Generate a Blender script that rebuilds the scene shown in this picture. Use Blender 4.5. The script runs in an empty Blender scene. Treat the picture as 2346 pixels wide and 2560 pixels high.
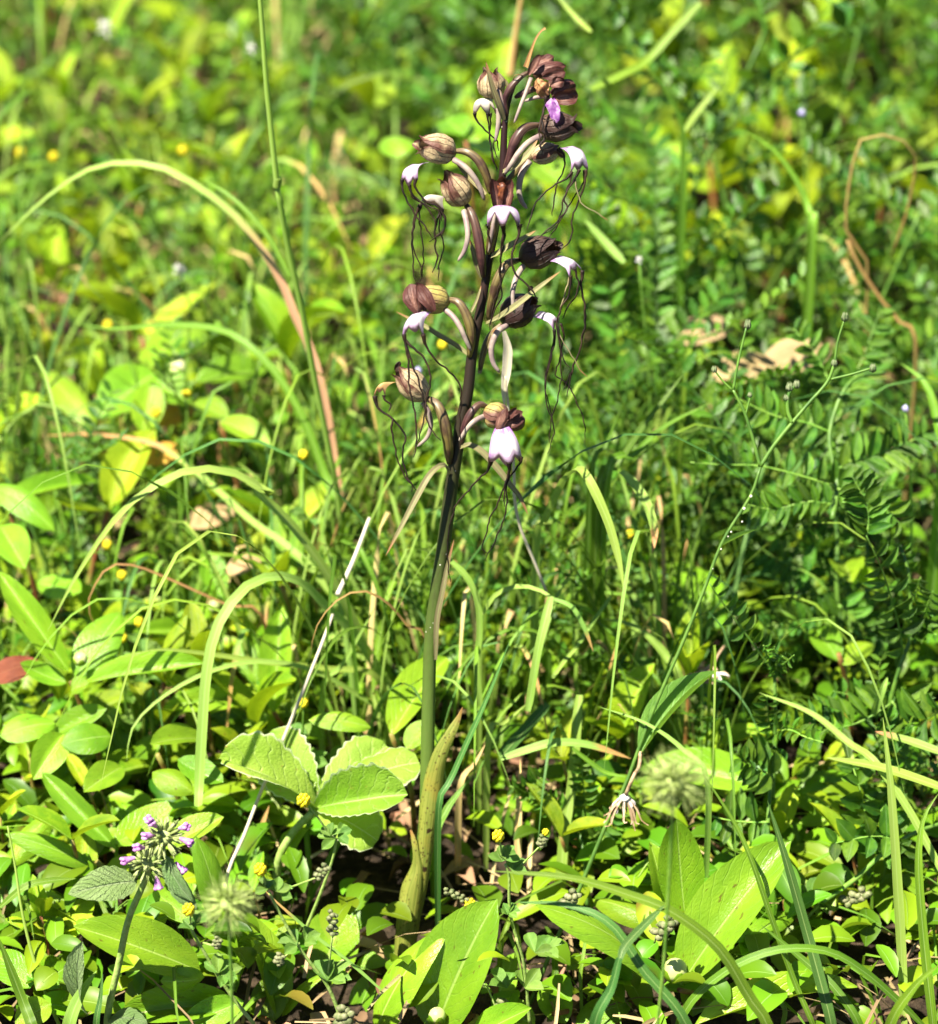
import bpy, math, random
import numpy as np
from mathutils import Vector, Matrix, noise

scene = bpy.context.scene
COL = scene.collection
R = math.radians

# ------------------------------------------------------------------ camera
PITCH = 30.0
FPX = 8211.0                      # focal length in photograph pixels (2346 x 2560)
DIST = 1.40                       # lens to the middle of the orchid
AXIS_Z = 0.235                    # height at which the lens axis meets the orchid's plane
CAM = Vector((0.0, -DIST * math.cos(R(PITCH)), AXIS_Z + DIST * math.sin(R(PITCH))))
cam_data = bpy.data.cameras.new('camera')
cam = bpy.data.objects.new('camera', cam_data)
COL.objects.link(cam)
cam.location = CAM
cam.rotation_euler = (R(90 - PITCH), 0, 0)
cam_data.sensor_fit = 'HORIZONTAL'
cam_data.sensor_width = 36.0
cam_data.lens = FPX / 2346.0 * 36.0
cam_data.clip_start = 0.01
cam_data.clip_end = 2000.0
cam_data.dof.use_dof = True
cam_data.dof.focus_distance = 1.435
cam_data.dof.aperture_fstop = 8.2
cam_data.dof.aperture_blades = 7
scene.camera = cam

# ------------------------------------------------------------------ light
SUN = Vector((-0.36, -0.28, 0.89)).normalized()      # direction towards the sun
elev = math.asin(SUN.z)
world = bpy.data.worlds.new('World')
scene.world = world
world.use_nodes = True
wn = world.node_tree
wn.nodes.clear()
sky = wn.nodes.new('ShaderNodeTexSky')
sky.sky_type = 'NISHITA'
sky.sun_disc = False
sky.altitude = 1800.0            # a mountain meadow under clear air
sky.air_density = 0.75
sky.dust_density = 0.3
sky.sun_elevation = elev
sky.sun_rotation = math.atan2(SUN.x, SUN.y)
bg = wn.nodes.new('ShaderNodeBackground')
bg.inputs['Strength'].default_value = 0.05
wo = wn.nodes.new('ShaderNodeOutputWorld')
wn.links.new(sky.outputs[0], bg.inputs[0])
wn.links.new(bg.outputs[0], wo.inputs[0])
sd = bpy.data.lights.new('sun', 'SUN')
sd.energy = 5.0
sd.angle = R(0.53)
sd.color = (1.0, 0.93, 0.78)
sun = bpy.data.objects.new('sun', sd)
COL.objects.link(sun)
sun.location = SUN * 5
sun.rotation_euler = SUN.to_track_quat('Z', 'Y').to_euler()
vs = scene.view_settings
vs.view_transform = 'Standard'
vs.look = 'None'
vs.exposure = 1.72
vs.gamma = 1.0
vs.use_curve_mapping = False
try:
    scene.cycles.use_denoising = True
    scene.cycles.max_bounces = 4
    scene.cycles.adaptive_threshold = 0.02
    scene.cycles.transmission_bounces = 4
    scene.cycles.diffuse_bounces = 1
except Exception:
    pass

# ------------------------------------------------------------------ pixel -> place
FW = Vector((0, math.cos(R(PITCH)), -math.sin(R(PITCH))))
UPV = Vector((0, math.sin(R(PITCH)), math.cos(R(PITCH))))
CR = {'s': (0, 0, 1.0), 'c1': (900, 50, 2.6386), 'c2': (900, 600, 2.6386), 'c3': (900, 1100, 2.6386),
      'c4': (900, 1700, 2.6386), 'b1': (0, 1900, 1.5746), 'b2': (1173, 1900, 1.5746), 'm1': (0, 1200, 1.5746),
      'm2': (1173, 1200, 1.5746), 't1': (0, 0, 1.5746), 't2': (1173, 0, 1.5746), 'u1': (0, 600, 1.5746),
      'u2': (1173, 600, 1.5746), 'd1': (480, 1800, 3.078), 'e1': (1750, 1200, 2.8792),
      'a1': (1000, 100, 6.157), 'a2': (1250, 100, 5.304)}


def px(c, x, y):
    o = CR[c]
    return o[0] + x / o[2], o[1] + y / o[2]


def ray(x, y):
    return Vector(((x - 1173.0) / FPX, 0, 0)) + UPV * (-(y - 1280.0) / FPX) + FW


def P(c, x, y, Y):
    sx, sy = px(c, x, y)
    d = ray(sx, sy)
    return CAM + d * ((Y - CAM.y) / d.y)


def G(c, x, y, z=0.0):
    sx, sy = px(c, x, y)
    d = ray(sx, sy)
    return CAM + d * ((z - CAM.z) / d.z)


def mpp(p):                        # metres per photograph pixel at a point
    return (p - CAM).dot(FW) / FPX


# ------------------------------------------------------------------ mesh helpers
class MB:
    def __init__(s):
        s.v, s.f, s.uv = [], [], []

    def grid(s, P3, U=None, V=None, loop=False):
        m, n = len(P3), len(P3[0])
        b = len(s.v)
        for row in P3:
            s.v.extend([tuple(q) for q in row])
        for i in range(m - 1):
            for j in range(n if loop else n - 1):
                j2 = (j + 1) % n
                s.f.append((b + i * n + j, b + i * n + j2, b + (i + 1) * n + j2, b + (i + 1) * n + j))
                u0, u1 = (j / n, (j + 1) / n) if loop else (j / (n - 1), (j + 1) / (n - 1))
                v0, v1 = i / (m - 1), (i + 1) / (m - 1)
                s.uv.extend([(u0, v0), (u1, v0), (u1, v1), (u0, v1)])

    def tri(s, a, b, c):
        k = len(s.v)
        s.v.extend([tuple(a), tuple(b), tuple(c)])
        s.f.append((k, k + 1, k + 2))
        s.uv.extend([(0, 0), (1, 0), (.5, 1)])

    def tube(s, pts, rad, seg=7, ridge=0.0, nr=6, cap=True):
        n = len(pts)
        rings = []
        t0 = (pts[1] - pts[0]).normalized()
        nrm = t0.orthogonal().normalized()
        for i in range(n):
            t = (pts[min(i + 1, n - 1)] - pts[max(i - 1, 0)])
            if t.length < 1e-9:
                t = t0
            t = t.normalized()
            nrm = (nrm - t * nrm.dot(t))
            nrm = nrm.normalized() if nrm.length > 1e-6 else t.orthogonal().normalized()
            bn = t.cross(nrm)
            r = rad[i] if hasattr(rad, '__len__') else rad
            ring = []
            for j in range(seg):
                a = 2 * math.pi * j / seg
                rr = r * (1 + ridge * math.cos(nr * a + i * 0.12))
                ring.append(pts[i] + nrm * (rr * math.cos(a)) + bn * (rr * math.sin(a)))
            rings.append(ring)
        if cap:
            r0 = [pts[0] + (q - pts[0]) * 0.05 for q in rings[0]]
            r1 = [pts[-1] + (q - pts[-1]) * 0.05 for q in rings[-1]]
            rings = [r0] + rings + [r1]
        s.grid(rings, loop=True)

    def blob(s, c, r, seg=7, rings=5, squash=(1, 1, 1), bump=0.0, rot=None):
        rows = []
        for i in range(rings + 1):
            th = math.pi * (0.02 + 0.96 * i / rings)
            row = []
            for j in range(seg):
                a = 2 * math.pi * j / seg
                d = Vector((math.sin(th) * math.cos(a) * squash[0], math.sin(th) * math.sin(a) * squash[1], math.cos(th) * squash[2]))
                k = 1.0 + (bump * noise.noise(d * 3.1 + c * 300) if bump else 0)
                if rot is not None:
                    d = rot @ d
                row.append(c + d * (r * k))
            rows.append(row)
        s.grid(rows, loop=True)

    def mesh(s, name, mat, smooth=True, off=None):
        me = bpy.data.meshes.new(name)
        v = np.array(s.v, dtype=np.float64)
        if off is not None:
            v = v - np.array(off)
        me.from_pydata(v.tolist(), [], s.f)
        uvl = me.uv_layers.new(name='UVMap')
        uvl.data.foreach_set('uv', np.array(s.uv, dtype=np.float32).ravel())
        if smooth:
            me.polygons.foreach_set('use_smooth', [True] * len(me.polygons))
        for m in (mat if isinstance(mat, (list, tuple)) else [mat]):
            me.materials.append(M[m])
        me.update()
        return me


def link(name, data, parent=None):
    o = bpy.data.objects.new(name, data)
    COL.objects.link(o)
    if parent is not None:
        o.parent = parent
    return o


def tag(o, label=None, cat=None, group=None, kind=None):
    if label: o['label'] = label
    if cat: o['category'] = cat
    if group: o['group'] = group
    if kind: o['kind'] = kind
    return o


def thing(name, loc, label, cat, group=None):
    o = link(name, None)
    o.empty_display_size = 0.01
    o.location = loc
    return tag(o, label, cat, group)


def part(name, mb, mat, parent, smooth=True, root=None):
    """mesh built in world coordinates, stored relative to its thing's base"""
    off = (root or parent).location
    return link(name, mb.mesh(name, mat, smooth, off), parent)


def copy_tree(o, parent=None):
    c = o.copy()
    COL.objects.link(c)
    c.parent = parent
    for ch in o.children:
        if ch.name in KEEP_OUT:
            continue
        copy_tree(ch, c)
    return c


KEEP_OUT = set()


def cr(pts, n):
    """Catmull-Rom through points, n samples evenly by length"""
    p = [Vector(q) for q in pts]
    if len(p) == 2:
        return [p[0].lerp(p[1], i / (n - 1)) for i in range(n)]
    p = [p[0] * 2 - p[1]] + p + [p[-1] * 2 - p[-2]]
    out = []
    for i in range(1, len(p) - 2):
        a, b, c, d = p[i - 1], p[i], p[i + 1], p[i + 2]
        for k in range(12):
            t = k / 12
            out.append(0.5 * ((2 * b) + (c - a) * t + (2 * a - 5 * b + 4 * c - d) * t * t + (3 * b - a - 3 * c + d) * t ** 3))
    out.append(p[-2])
    L = [0]
    for i in range(1, len(out)):
        L.append(L[-1] + (out[i] - out[i - 1]).length)
    res, j = [], 0
    for i in range(n):
        s = L[-1] * i / (n - 1)
        while j < len(L) - 2 and L[j + 1] < s:
            j += 1
        seg = L[j + 1] - L[j]
        res.append(out[j].lerp(out[j + 1], (s - L[j]) / seg if seg > 1e-12 else 0))
    return res


def lerp(a, b, t):
    return a + (b - a) * t


def interp(t, ks):
    for (t0, v0), (t1, v1) in zip(ks, ks[1:]):
        if t <= t1:
            return lerp(v0, v1, max(0, (t - t0)) / (t1 - t0))
    return ks[-1][1]


HINT = Vector((0.0, -0.55, 0.83))


def ribbon(mb, pts, w, hint=HINT, fold=0.25, prof=None, twist=0.0, cols=3):
    n = len(pts)
    rows = []
    for i, p in enumerate(pts):
        t = (pts[min(i + 1, n - 1)] - pts[max(i - 1, 0)]).normalized()
        s = t.cross(hint)
        if s.length < 0.05:
            s = t.orthogonal()
        s.normalize()
        nn = s.cross(t).normalized()
        k = i / (n - 1)
        if twist:
            a = twist * k
            s, nn = s * math.cos(a) + nn * math.sin(a), nn * math.cos(a) - s * math.sin(a)
        ww = 0.5 * w * (prof(k) if prof else interp(k, [(0, .55), (.15, .9), (.4, 1), (.75, .8), (.93, .35), (1, .03)]))
        row = []
        for j in range(cols):
            u = -1 + 2 * j / (cols - 1)
            row.append(p + s * (u * ww) + nn * (abs(u) * fold * ww))
        rows.append(row)
    mb.grid(rows)


# ------------------------------------------------------------------ materials
M = {}


class NT:
    def __init__(s, name):
        s.m = bpy.data.materials.new(name)
        s.m.use_nodes = True
        s.t = s.m.node_tree
        s.t.nodes.clear()
        M[name] = s.m

    def n(s, typ, ins=None, **props):
        nd = s.t.nodes.new('ShaderNode' + typ)
        for k, v in props.items():
            setattr(nd, k, v)
        for k, v in (ins or {}).items():
            sock = nd.inputs[k]
            if isinstance(v, bpy.types.NodeSocket):
                s.t.links.new(v, sock)
            else:
                sock.default_value = v
        return nd

    def math(s, op, a, b=0.0, clamp=False):
        return s.n('Math', {0: a, 1: b}, operation=op, use_clamp=clamp).outputs[0]

    def mr(s, x, a, b, c=0.0, d=1.0, smooth=True):
        return s.n('MapRange', {'Value': x, 'From Min': a, 'From Max': b, 'To Min': c, 'To Max': d},
                   interpolation_type='SMOOTHSTEP' if smooth else 'LINEAR').outputs[0]

    def mix(s, f, a, b, blend='MIX'):
        nd = s.n('Mix', data_type='RGBA', blend_type=blend, clamp_factor=True)
        for k, v in ((0, f), (6, a), (7, b)):
            if isinstance(v, bpy.types.NodeSocket):
                s.t.links.new(v, nd.inputs[k])
            else:
                nd.inputs[k].default_value = v if k == 0 else (v[0], v[1], v[2], 1)
        return nd.outputs[2]

    def rnd(s):
        oi = s.n('ObjectInfo').outputs['Random']
        gi = s.n('NewGeometry').outputs['Random Per Island']
        return s.math('FRACT', s.math('ADD', oi, gi))

    def coord(s, rnd=None, which='Object'):
        c = s.n('TexCoord').outputs[which]
        if rnd is None:
            return c
        off = s.math('MULTIPLY', rnd, 37.0)
        return s.n('VectorMath', {0: c, 1: s.n('CombineXYZ', {0: off, 1: off, 2: off}).outputs[0]}, operation='ADD').outputs[0]

    def noise(s, vec, scale, detail=3.0, rough=0.55):
        return s.n('TexNoise', {'Vector': vec, 'Scale': scale, 'Detail': detail, 'Roughness': rough}).outputs[0]

    def uv(s):
        x = s.n('SeparateXYZ', {0: s.n('TexCoord').outputs['UV']})
        return x.outputs[0], x.outputs[1]

    def hsv(s, col, h=0.5, sat=1.0, v=1.0):
        return s.n('HueSaturation', {'Hue': h, 'Saturation': sat, 'Value': v, 'Color': col}).outputs[0]

    def out(s, col, rough=0.5, trans=0.0, tcol=None, bump=None, bstr=0.3, bdist=0.001, spec=0.5, sheen=0.0):
        ins = {'Base Color': col if isinstance(col, bpy.types.NodeSocket) else (col[0], col[1], col[2], 1), 'Roughness': rough, 'Specular IOR Level': spec}
        if sheen: ins['Sheen Weight'] = sheen
        if bump is not None:
            bn = s.n('Bump', {'Height': bump, 'Strength': bstr, 'Distance': bdist}).outputs[0]
            ins['Normal'] = bn
        b = s.n('BsdfPrincipled', ins).outputs[0]
        if trans > 0:
            tin = {'Color': tcol if isinstance(tcol, bpy.types.NodeSocket) else (tcol[0], tcol[1], tcol[2], 1)}
            if bump is not None: tin['Normal'] = bn
            tr = s.n('BsdfTranslucent', tin).outputs[0]
            b = s.n('MixShader', {0: trans, 1: b, 2: tr}).outputs[0]
        o = s.n('OutputMaterial')
        s.t.links.new(b, o.inputs[0])
        return s.m


def leaf_mat(name, ca, cb, tc, tf=0.35, rough=0.42, rib=None, ribw=0.03, veins=0, slope=1.4, spots=0.0, spotc=(.12, .05, .015),
             hv=0.03, vv=0.35, nscale=3.0, edge=None, bstr=0.35, bdist=0.004, spec=0.45, dry=0.0, sheen=0.0, fine=40.0, vstr=.22):
    t = NT(name)
    r = t.rnd()
    r2 = t.math('FRACT', t.math('MULTIPLY', r, 7.31))
    r3 = t.math('FRACT', t.math('MULTIPLY', r, 13.7))
    vec = t.coord(r)
    nz = t.noise(vec, nscale, 4.0)
    f = t.math('ADD', t.mr(nz, .3, .7, -.1, .55), t.math('MULTIPLY', r2, .5))
    col = t.mix(f, ca, cb)
    u, v = t.uv()
    au = t.math('ABSOLUTE', t.math('SUBTRACT', u, .5))
    h = t.noise(vec, fine, 2.0)
    if veins:
        ph = t.math('ADD', t.math('SUBTRACT', t.math('MULTIPLY', v, float(veins)), t.math('MULTIPLY', au, veins * slope * .5)), t.math('MULTIPLY', t.noise(vec, 5.0, 2.0), 1.3))
        w = t.math('PINGPONG', ph, 0.5)
        line = t.mr(w, 0.0, 0.11, 1.0, 0.0)
        col = t.mix(t.math('MULTIPLY', line, vstr), col, rib or (.3, .45, .1))
        h = t.math('SUBTRACT', t.math('MULTIPLY', h, .5), t.math('MULTIPLY', line, min(.8, vstr * 3.5)))
    if rib is not None:
        rm = t.mr(au, ribw * .35, ribw, 1.0, 0.0)
        col = t.mix(t.math('MULTIPLY', rm, .75), col, rib)
        h = t.math('SUBTRACT', h, rm)
    if edge is not None:
        col = t.mix(t.mr(au, .455, .49, 0, .85), col, edge)
    if spots:
        sp = t.mr(t.noise(vec, 11.0, 3.0), .68 - spots * .1, .74 - spots * .1, 0, 1)
        col = t.mix(t.math('MULTIPLY', sp, .8), col, spotc)
    if dry:
        dr = t.mr(t.math('ADD', t.math('MULTIPLY', r3, .9), t.math('MULTIPLY', nz, .3)), 1.12 - dry, 1.17 - dry, 0, 1)
        col = t.mix(dr, col, (.36, .27, .035))
    col = t.hsv(col, t.math('ADD', .5 - hv * .5, t.math('MULTIPLY', r, hv)), 1.0, t.math('ADD', 1 - vv * .5, t.math('MULTIPLY', r3, vv)))
    tcol = t.mix(.6, col, tc)
    t.out(col, rough, tf, tcol, h, bstr, bdist, spec, sheen)


def blade_mat(name, ca, cb, tc, tf=0.3, dry0=None, drycol=(.5, .27, .09), rough=.45, hv=.03, vv=.35, rev=False, rust=0.3):
    t = NT(name)
    r = t.rnd()
    r2 = t.math('FRACT', t.math('MULTIPLY', r, 5.7))
    u, v = t.uv()
    off = t.math('MULTIPLY', r, 41.0)
    vec = t.n('CombineXYZ', {0: t.math('MULTIPLY', u, 9.0), 1: t.math('MULTIPLY', v, 2.2), 2: off}).outputs[0]
    nz = t.noise(vec, 1.5, 4.0)
    col = t.mix(t.math('ADD', t.mr(nz, .3, .7, -.15, .6), t.math('MULTIPLY', r2, .4)), ca, cb)
    st = t.math('PINGPONG', t.math('MULTIPLY', u, 10.0), .5)
    col = t.mix(t.mr(st, 0, .2, .22, 0), col, (.4, .5, .14))
    au = t.math('ABSOLUTE', t.math('SUBTRACT', u, .5))
    col = t.mix(t.mr(au, .02, .06, .35, 0), col, (.42, .55, .2))
    vec2 = t.n('CombineXYZ', {0: t.math('MULTIPLY', u, 1.5), 1: t.math('MULTIPLY', v, 14.0), 2: off}).outputs[0]
    if rust:
        sp = t.mr(t.noise(vec2, 1.6, 3.0), .70, .78, 0, rust)
        col = t.mix(sp, col, (.4, .2, .04))
    if dry0 is not None:
        vv2 = t.math('SUBTRACT', 1.0, v) if rev else v
        d = t.mr(t.math('ADD', vv2, t.math('MULTIPLY', t.math('SUBTRACT', nz, .5), .35)), dry0 - .03, dry0 + .06, 0, 1)
        col = t.mix(d, col, t.mix(t.noise(vec2, 2.0, 3.0), drycol, (drycol[0] * .72, drycol[1] * .62, drycol[2] * .55)))
    col = t.hsv(col, t.math('ADD', .5 - hv * .5, t.math('MULTIPLY', r, hv)), 1.0, t.math('ADD', 1 - vv * .5, t.math('MULTIPLY', r2, vv)))
    t.out(col, rough, tf, t.mix(.5, col, tc), t.math('ADD', st, t.math('MULTIPLY', nz, .5)), .3, .0004, .25)


def plain_mat(name, ca, cb, scale=200.0, rough=.5, trans=0.0, tc=None, bstr=.3, bdist=.0006, vv=.2, spec=.4, thr=(.35, .65), sheen=0.0):
    t = NT(name)
    r = t.rnd()
    vec = t.coord(r)
    nz = t.noise(vec, scale, 4.0)
    col = t.mix(t.mr(nz, thr[0], thr[1]), ca, cb)
    col = t.hsv(col, .5, 1.0, t.math('ADD', 1 - vv * .5, t.math('MULTIPLY', r, vv)))
    t.out(col, rough, trans, (tc if tc is not None else col), nz, bstr, bdist, spec, sheen)


# foliage
leaf_mat('hyp', (.135, .285, .012), (.245, .425, .022), (.45, .68, .015), .33, .33, rib=(.36, .52, .11), ribw=.028, veins=9, slope=1.5, spots=.3, dry=0, vv=.45, spec=.45, bdist=.002, vstr=.10)
leaf_mat('hyp_far', (.125, .255, .008), (.36, .48, .018), (.54, .72, .012), .32, .40, rib=(.36, .48, .08), spec=.3, spots=.2, dry=.06, vv=.7, hv=.045)
leaf_mat('vetch', (.022, .078, .008), (.100, .215, .014), (.22, .44, .015), .24, .38, rib=(.12, .22, .06), ribw=.05, vv=.8, hv=.04, spec=.3, dry=.04, bdist=.002)
leaf_mat('medick', (.095, .20, .025), (.16, .29, .04), (.28, .48, .04), .3, .55, rib=(.2, .33, .10), veins=8, vv=.4, dry=0, vstr=.15, bdist=.002)
leaf_mat('cover', (.055, .145, .006), (.19, .32, .010), (.38, .58, .02), .28, .42, rib=(.2, .34, .07), spec=.28, vv=.8, hv=.06, dry=.05, spots=.2)
leaf_mat('mallow', (.20, .37, .022), (.31, .46, .06), (.52, .74, .06), .42, .6, rib=(.5, .6, .25), ribw=.02, veins=7, slope=1.0, edge=(.62, .66, .45), spots=.25, spotc=(.35, .22, .05), vv=.12, hv=.01, dry=0, nscale=2.0)
leaf_mat('basil', (.16, .28, .075), (.27, .39, .16), (.32, .48, .12), .28, .6, rib=(.32, .42, .22), ribw=.04, veins=9, slope=1.3, bstr=.8, bdist=.004, vv=.2)
leaf_mat('litter', (.11, .055, .026), (.34, .22, .12), (.3, .16, .06), .12, .75, rib=(.3, .2, .1), vv=1.0, hv=.05, spots=.4, nscale=2.0, spec=.2)
leaf_mat('dead_orange', (.45, .20, .02), (.58, .38, .05), (.7, .35, .03), .3, .6, rib=(.5, .4, .1), spots=.4, vv=.3)
blade_mat('grass', (.060, .155, .007), (.165, .295, .016), (.34, .54, .02), .26, vv=.6)
blade_mat('grass_pale', (.19, .32, .04), (.30, .43, .09), (.4, .58, .08), .32, vv=.15, rust=.25)
blade_mat('grass_deep', (.030, .105, .018), (.060, .17, .03), (.12, .34, .03), .22, vv=.3, rust=.1)
blade_mat('grass_tip', (.18, .34, .05), (.28, .44, .09), (.4, .6, .10), .32, dry0=.72, drycol=(.55, .33, .13), vv=.2)
blade_mat('grass_half', (.24, .40, .07), (.32, .48, .12), (.4, .6, .10), .3, dry0=.40, rev=True, drycol=(.62, .38, .22), vv=.1)
blade_mat('grass_dry', (.50, .33, .12), (.62, .48, .24), (.6, .4, .15), .2, vv=.4, rust=.5, rough=.6)
blade_mat('straw', (.55, .47, .36), (.68, .62, .52), (.6, .5, .4), .1, vv=.2, rust=.3, rough=.6)
blade_mat('brown_dry', (.22, .10, .035), (.38, .20, .075), (.5, .25, .08), .15, vv=.3, rust=.4, rough=.6)
# stems and small things
plain_mat('stem_green', (.10, .24, .025), (.19, .34, .05), 150, .5, vv=.5)
plain_mat('stem_dark', (.045, .115, .014), (.10, .20, .024), 120, .45, vv=.2)
plain_mat('stem_red', (.20, .055, .025), (.23, .22, .05), 60, .45, vv=.4)
plain_mat('stem_hairy', (.20, .32, .055), (.30, .41, .11), 400, .7, vv=.2, bstr=.8)
plain_mat('bud', (.44, .52, .17), (.62, .62, .34), 60, .4, vv=.15, trans=.15, tc=(.6, .7, .2))
plain_mat('bud_grey', (.07, .11, .035), (.20, .23, .12), 500, .7, vv=.2)
plain_mat('yellow', (.70, .56, .010), (.78, .68, .02), 300, .5, vv=.15, trans=.2, tc=(.9, .8, .05))
plain_mat('pod', (.09, .12, .035), (.21, .21, .11), 400, .65, vv=.4)
plain_mat('calyx', (.26, .34, .09), (.42, .48, .20), 300, .6, trans=.2, tc=(.4, .5, .15), vv=.4)
plain_mat('hair_pale', (.28, .40, .07), (.46, .54, .20), 300, .6, trans=.25, tc=(.6, .7, .25), vv=.3)
plain_mat('pink', (.52, .19, .56), (.68, .36, .70), 300, .5, trans=.3, tc=(.75, .35, .75), vv=.2)
plain_mat('white_petal', (.70, .68, .62), (.80, .78, .74), 300, .5, trans=.3, tc=(.8, .8, .75))
plain_mat('violet', (.38, .34, .68), (.55, .52, .78), 300, .5, trans=.3, tc=(.5, .45, .8))
plain_mat('ash', (.40, .35, .32), (.62, .58, .55), 300, .7, vv=.3)
plain_mat('ash_brown', (.20, .12, .06), (.42, .30, .18), 300, .7, vv=.4)
plain_mat('white_dot', (.66, .62, .5), (.76, .72, .62), 300, .6)
# ground
t = NT('soil')
vec = t.coord()
n1 = t.noise(vec, 9.0, 6.0, .6)
n2 = t.noise(vec, 120.0, 5.0, .6)
c = t.mix(t.mr(n1, .35, .65), (.012, .008, .005), (.038, .026, .016))
c = t.mix(t.mr(n2, .45, .7, 0, .6), c, (.11, .075, .045))
t.out(c, .9, bump=t.math('ADD', n1, n2), bstr=1.0, bdist=.01, spec=.2)


def hood_mat(name, cream, brown, bal, dark=(.030, .012, .012)):
    t = NT(name)
    r = t.rnd()
    vec = t.coord(r)
    u, v = t.uv()
    au = t.math('ABSOLUTE', t.math('SUBTRACT', u, .5))
    nz = t.noise(vec, 180.0, 5.0, .62)
    fn = t.noise(vec, 900.0, 3.0, .6)
    f = t.math('ADD', t.math('ADD', t.math('MULTIPLY', au, 1.1), t.math('MULTIPLY', nz, .75)), t.math('MULTIPLY', t.math('POWER', v, 3.0), .55))
    f = t.math('ADD', f, t.math('MULTIPLY', t.math('SUBTRACT', r, .5), .45))
    col = t.mix(t.mr(f, bal - .16, bal + .16), cream, brown)
    col = t.mix(t.mr(fn, .42, .68, 0, .45), col, (brown[0] * 1.35, brown[1] * 1.25, brown[2] * 1.25))
    uu = t.math('ADD', t.math('MULTIPLY', t.math('SUBTRACT', u, .5), t.math('ADD', 7.0, t.math('MULTIPLY', v, -1.5))), t.math('MULTIPLY', nz, .5))
    ln = t.mr(t.math('PINGPONG', uu, .5), 0.0, .09, 1.0, 0.0)
    col = t.mix(t.math('MULTIPLY', ln, .78), col, dark)
    h = t.math('SUBTRACT', t.math('ADD', nz, t.math('MULTIPLY', fn, .5)), t.math('MULTIPLY', ln, .9))
    t.out(col, .55, .12, t.mix(.5, col, (.3, .12, .06)), h, .7, .0008, .35)


hood_mat('hood_pale', (.45, .35, .20), (.115, .048, .034), .92)
hood_mat('hood_dark', (.10, .060, .038), (.028, .012, .010), .58, (.012, .006, .006))
hood_mat('hood_olive', (.36, .30, .085), (.130, .058, .043), .80)
hood_mat('petal_brown', (.23, .115, .085), (.078, .026, .021), .60, (.03, .01, .012))
plain_mat('wither_tan', (.36, .19, .08), (.10, .035, .02), 450, .6, trans=.2, tc=(.6, .3, .08), thr=(.45, .65))
plain_mat('column', (.20, .06, .02), (.055, .015, .010), 500, .5)


def lip_mat(name, base, purp, tip, pstart=.38, tipstart=.84, dots=0.0):
    t = NT(name)
    r = t.rnd()
    vec = t.coord(r)
    u, v = t.uv()
    nz = t.noise(vec, 300.0, 4.0, .6)
    vec2 = t.n('CombineXYZ', {0: t.math('MULTIPLY', u, 9.0), 1: t.math('MULTIPLY', v, 1.6), 2: t.math('MULTIPLY', r, 30.0)}).outputs[0]
    st = t.noise(vec2, 1.3, 3.0)
    pm = t.math('MULTIPLY', t.mr(v, pstart * .35, pstart * 1.5, 1, 0), t.mr(st, .36, .56))
    col = t.mix(t.math('MULTIPLY', pm, .85), base, purp)
    au = t.math('ABSOLUTE', t.math('SUBTRACT', u, .5))
    col = t.mix(t.mr(au, .31, .5, 0, .6), col, purp)
    tv = t.math('ADD', v, t.math('MULTIPLY', t.math('SUBTRACT', nz, .5), .18))
    col = t.mix(t.mr(tv, tipstart - .10, tipstart, 0, .6), col, (purp[0] * .8, purp[1] * .7, purp[2] * .7))
    col = t.mix(t.mr(tv, tipstart, tipstart + .11), col, tip)
    if dots:
        col = t.mix(t.mr(t.noise(vec, 900, 2.0), .68, .72, 0, dots), col, (.06, .02, .06))
    t.out(col, .5, .25, t.mix(.4, col, (.8, .75, .7)), nz, .35, .0006, .4)


lip_mat('lip_white', (.62, .59, .61), (.25, .07, .34), (.028, .010, .016))
lip_mat('lip_dots', (.62, .57, .63), (.29, .12, .40), (.035, .014, .02), dots=.9)
lip_mat('lip_cream', (.58, .54, .45), (.46, .38, .36), (.075, .035, .028), tipstart=.84)
lip_mat('lip_tan', (.50, .32, .13), (.45, .24, .10), (.09, .04, .02), tipstart=.8)
plain_mat('lip_purple', (.17, .04, .23), (.45, .27, .47), 420, .5, trans=.25, tc=(.7, .3, .8))
plain_mat('thread', (.006, .003, .003), (.030, .016, .010), 160, .6, spec=.2, vv=.6, bstr=.6)
plain_mat('spur', (.22, .155, .155), (.34, .28, .225), 220, .5, trans=.15, tc=(.6, .5, .42), vv=.15)


def ovary_mat(name, ca, cb, cc):
    t = NT(name)
    r = t.rnd()
    vec = t.coord(r)
    u, v = t.uv()
    nz = t.noise(vec, 160.0, 4.0)
    col = t.mix(t.mr(nz, .38, .62), ca, cb)
    col = t.mix(t.mr(t.math('ADD', v, t.math('MULTIPLY', nz, .3)), .5, 1.1, 0, .8), col, cc)
    rg = t.math('PINGPONG', t.math('MULTIPLY', u, 6.0), .5)
    col = t.mix(t.mr(rg, 0, .22, .6, 0), col, (ca[0] * .5, ca[1] * .4, ca[2] * .5))
    t.out(col, .42, .06, (.2, .15, .05), t.math('ADD', rg, nz), .4, .0006, .45)


ovary_mat('ovary', (.060, .032, .020), (.14, .11, .030), (.17, .125, .06))
ovary_mat('ovary_dark', (.038, .014, .018), (.085, .034, .032), (.11, .07, .04))
ovary_mat('ovary_pink', (.20, .12, .13), (.30, .22, .19), (.36, .28, .16))
blade_mat('bract', (.15, .125, .06), (.28, .24, .13), (.3, .26, .1), .15, dry0=.85, drycol=(.32, .17, .08), vv=.3, rust=.5)
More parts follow.
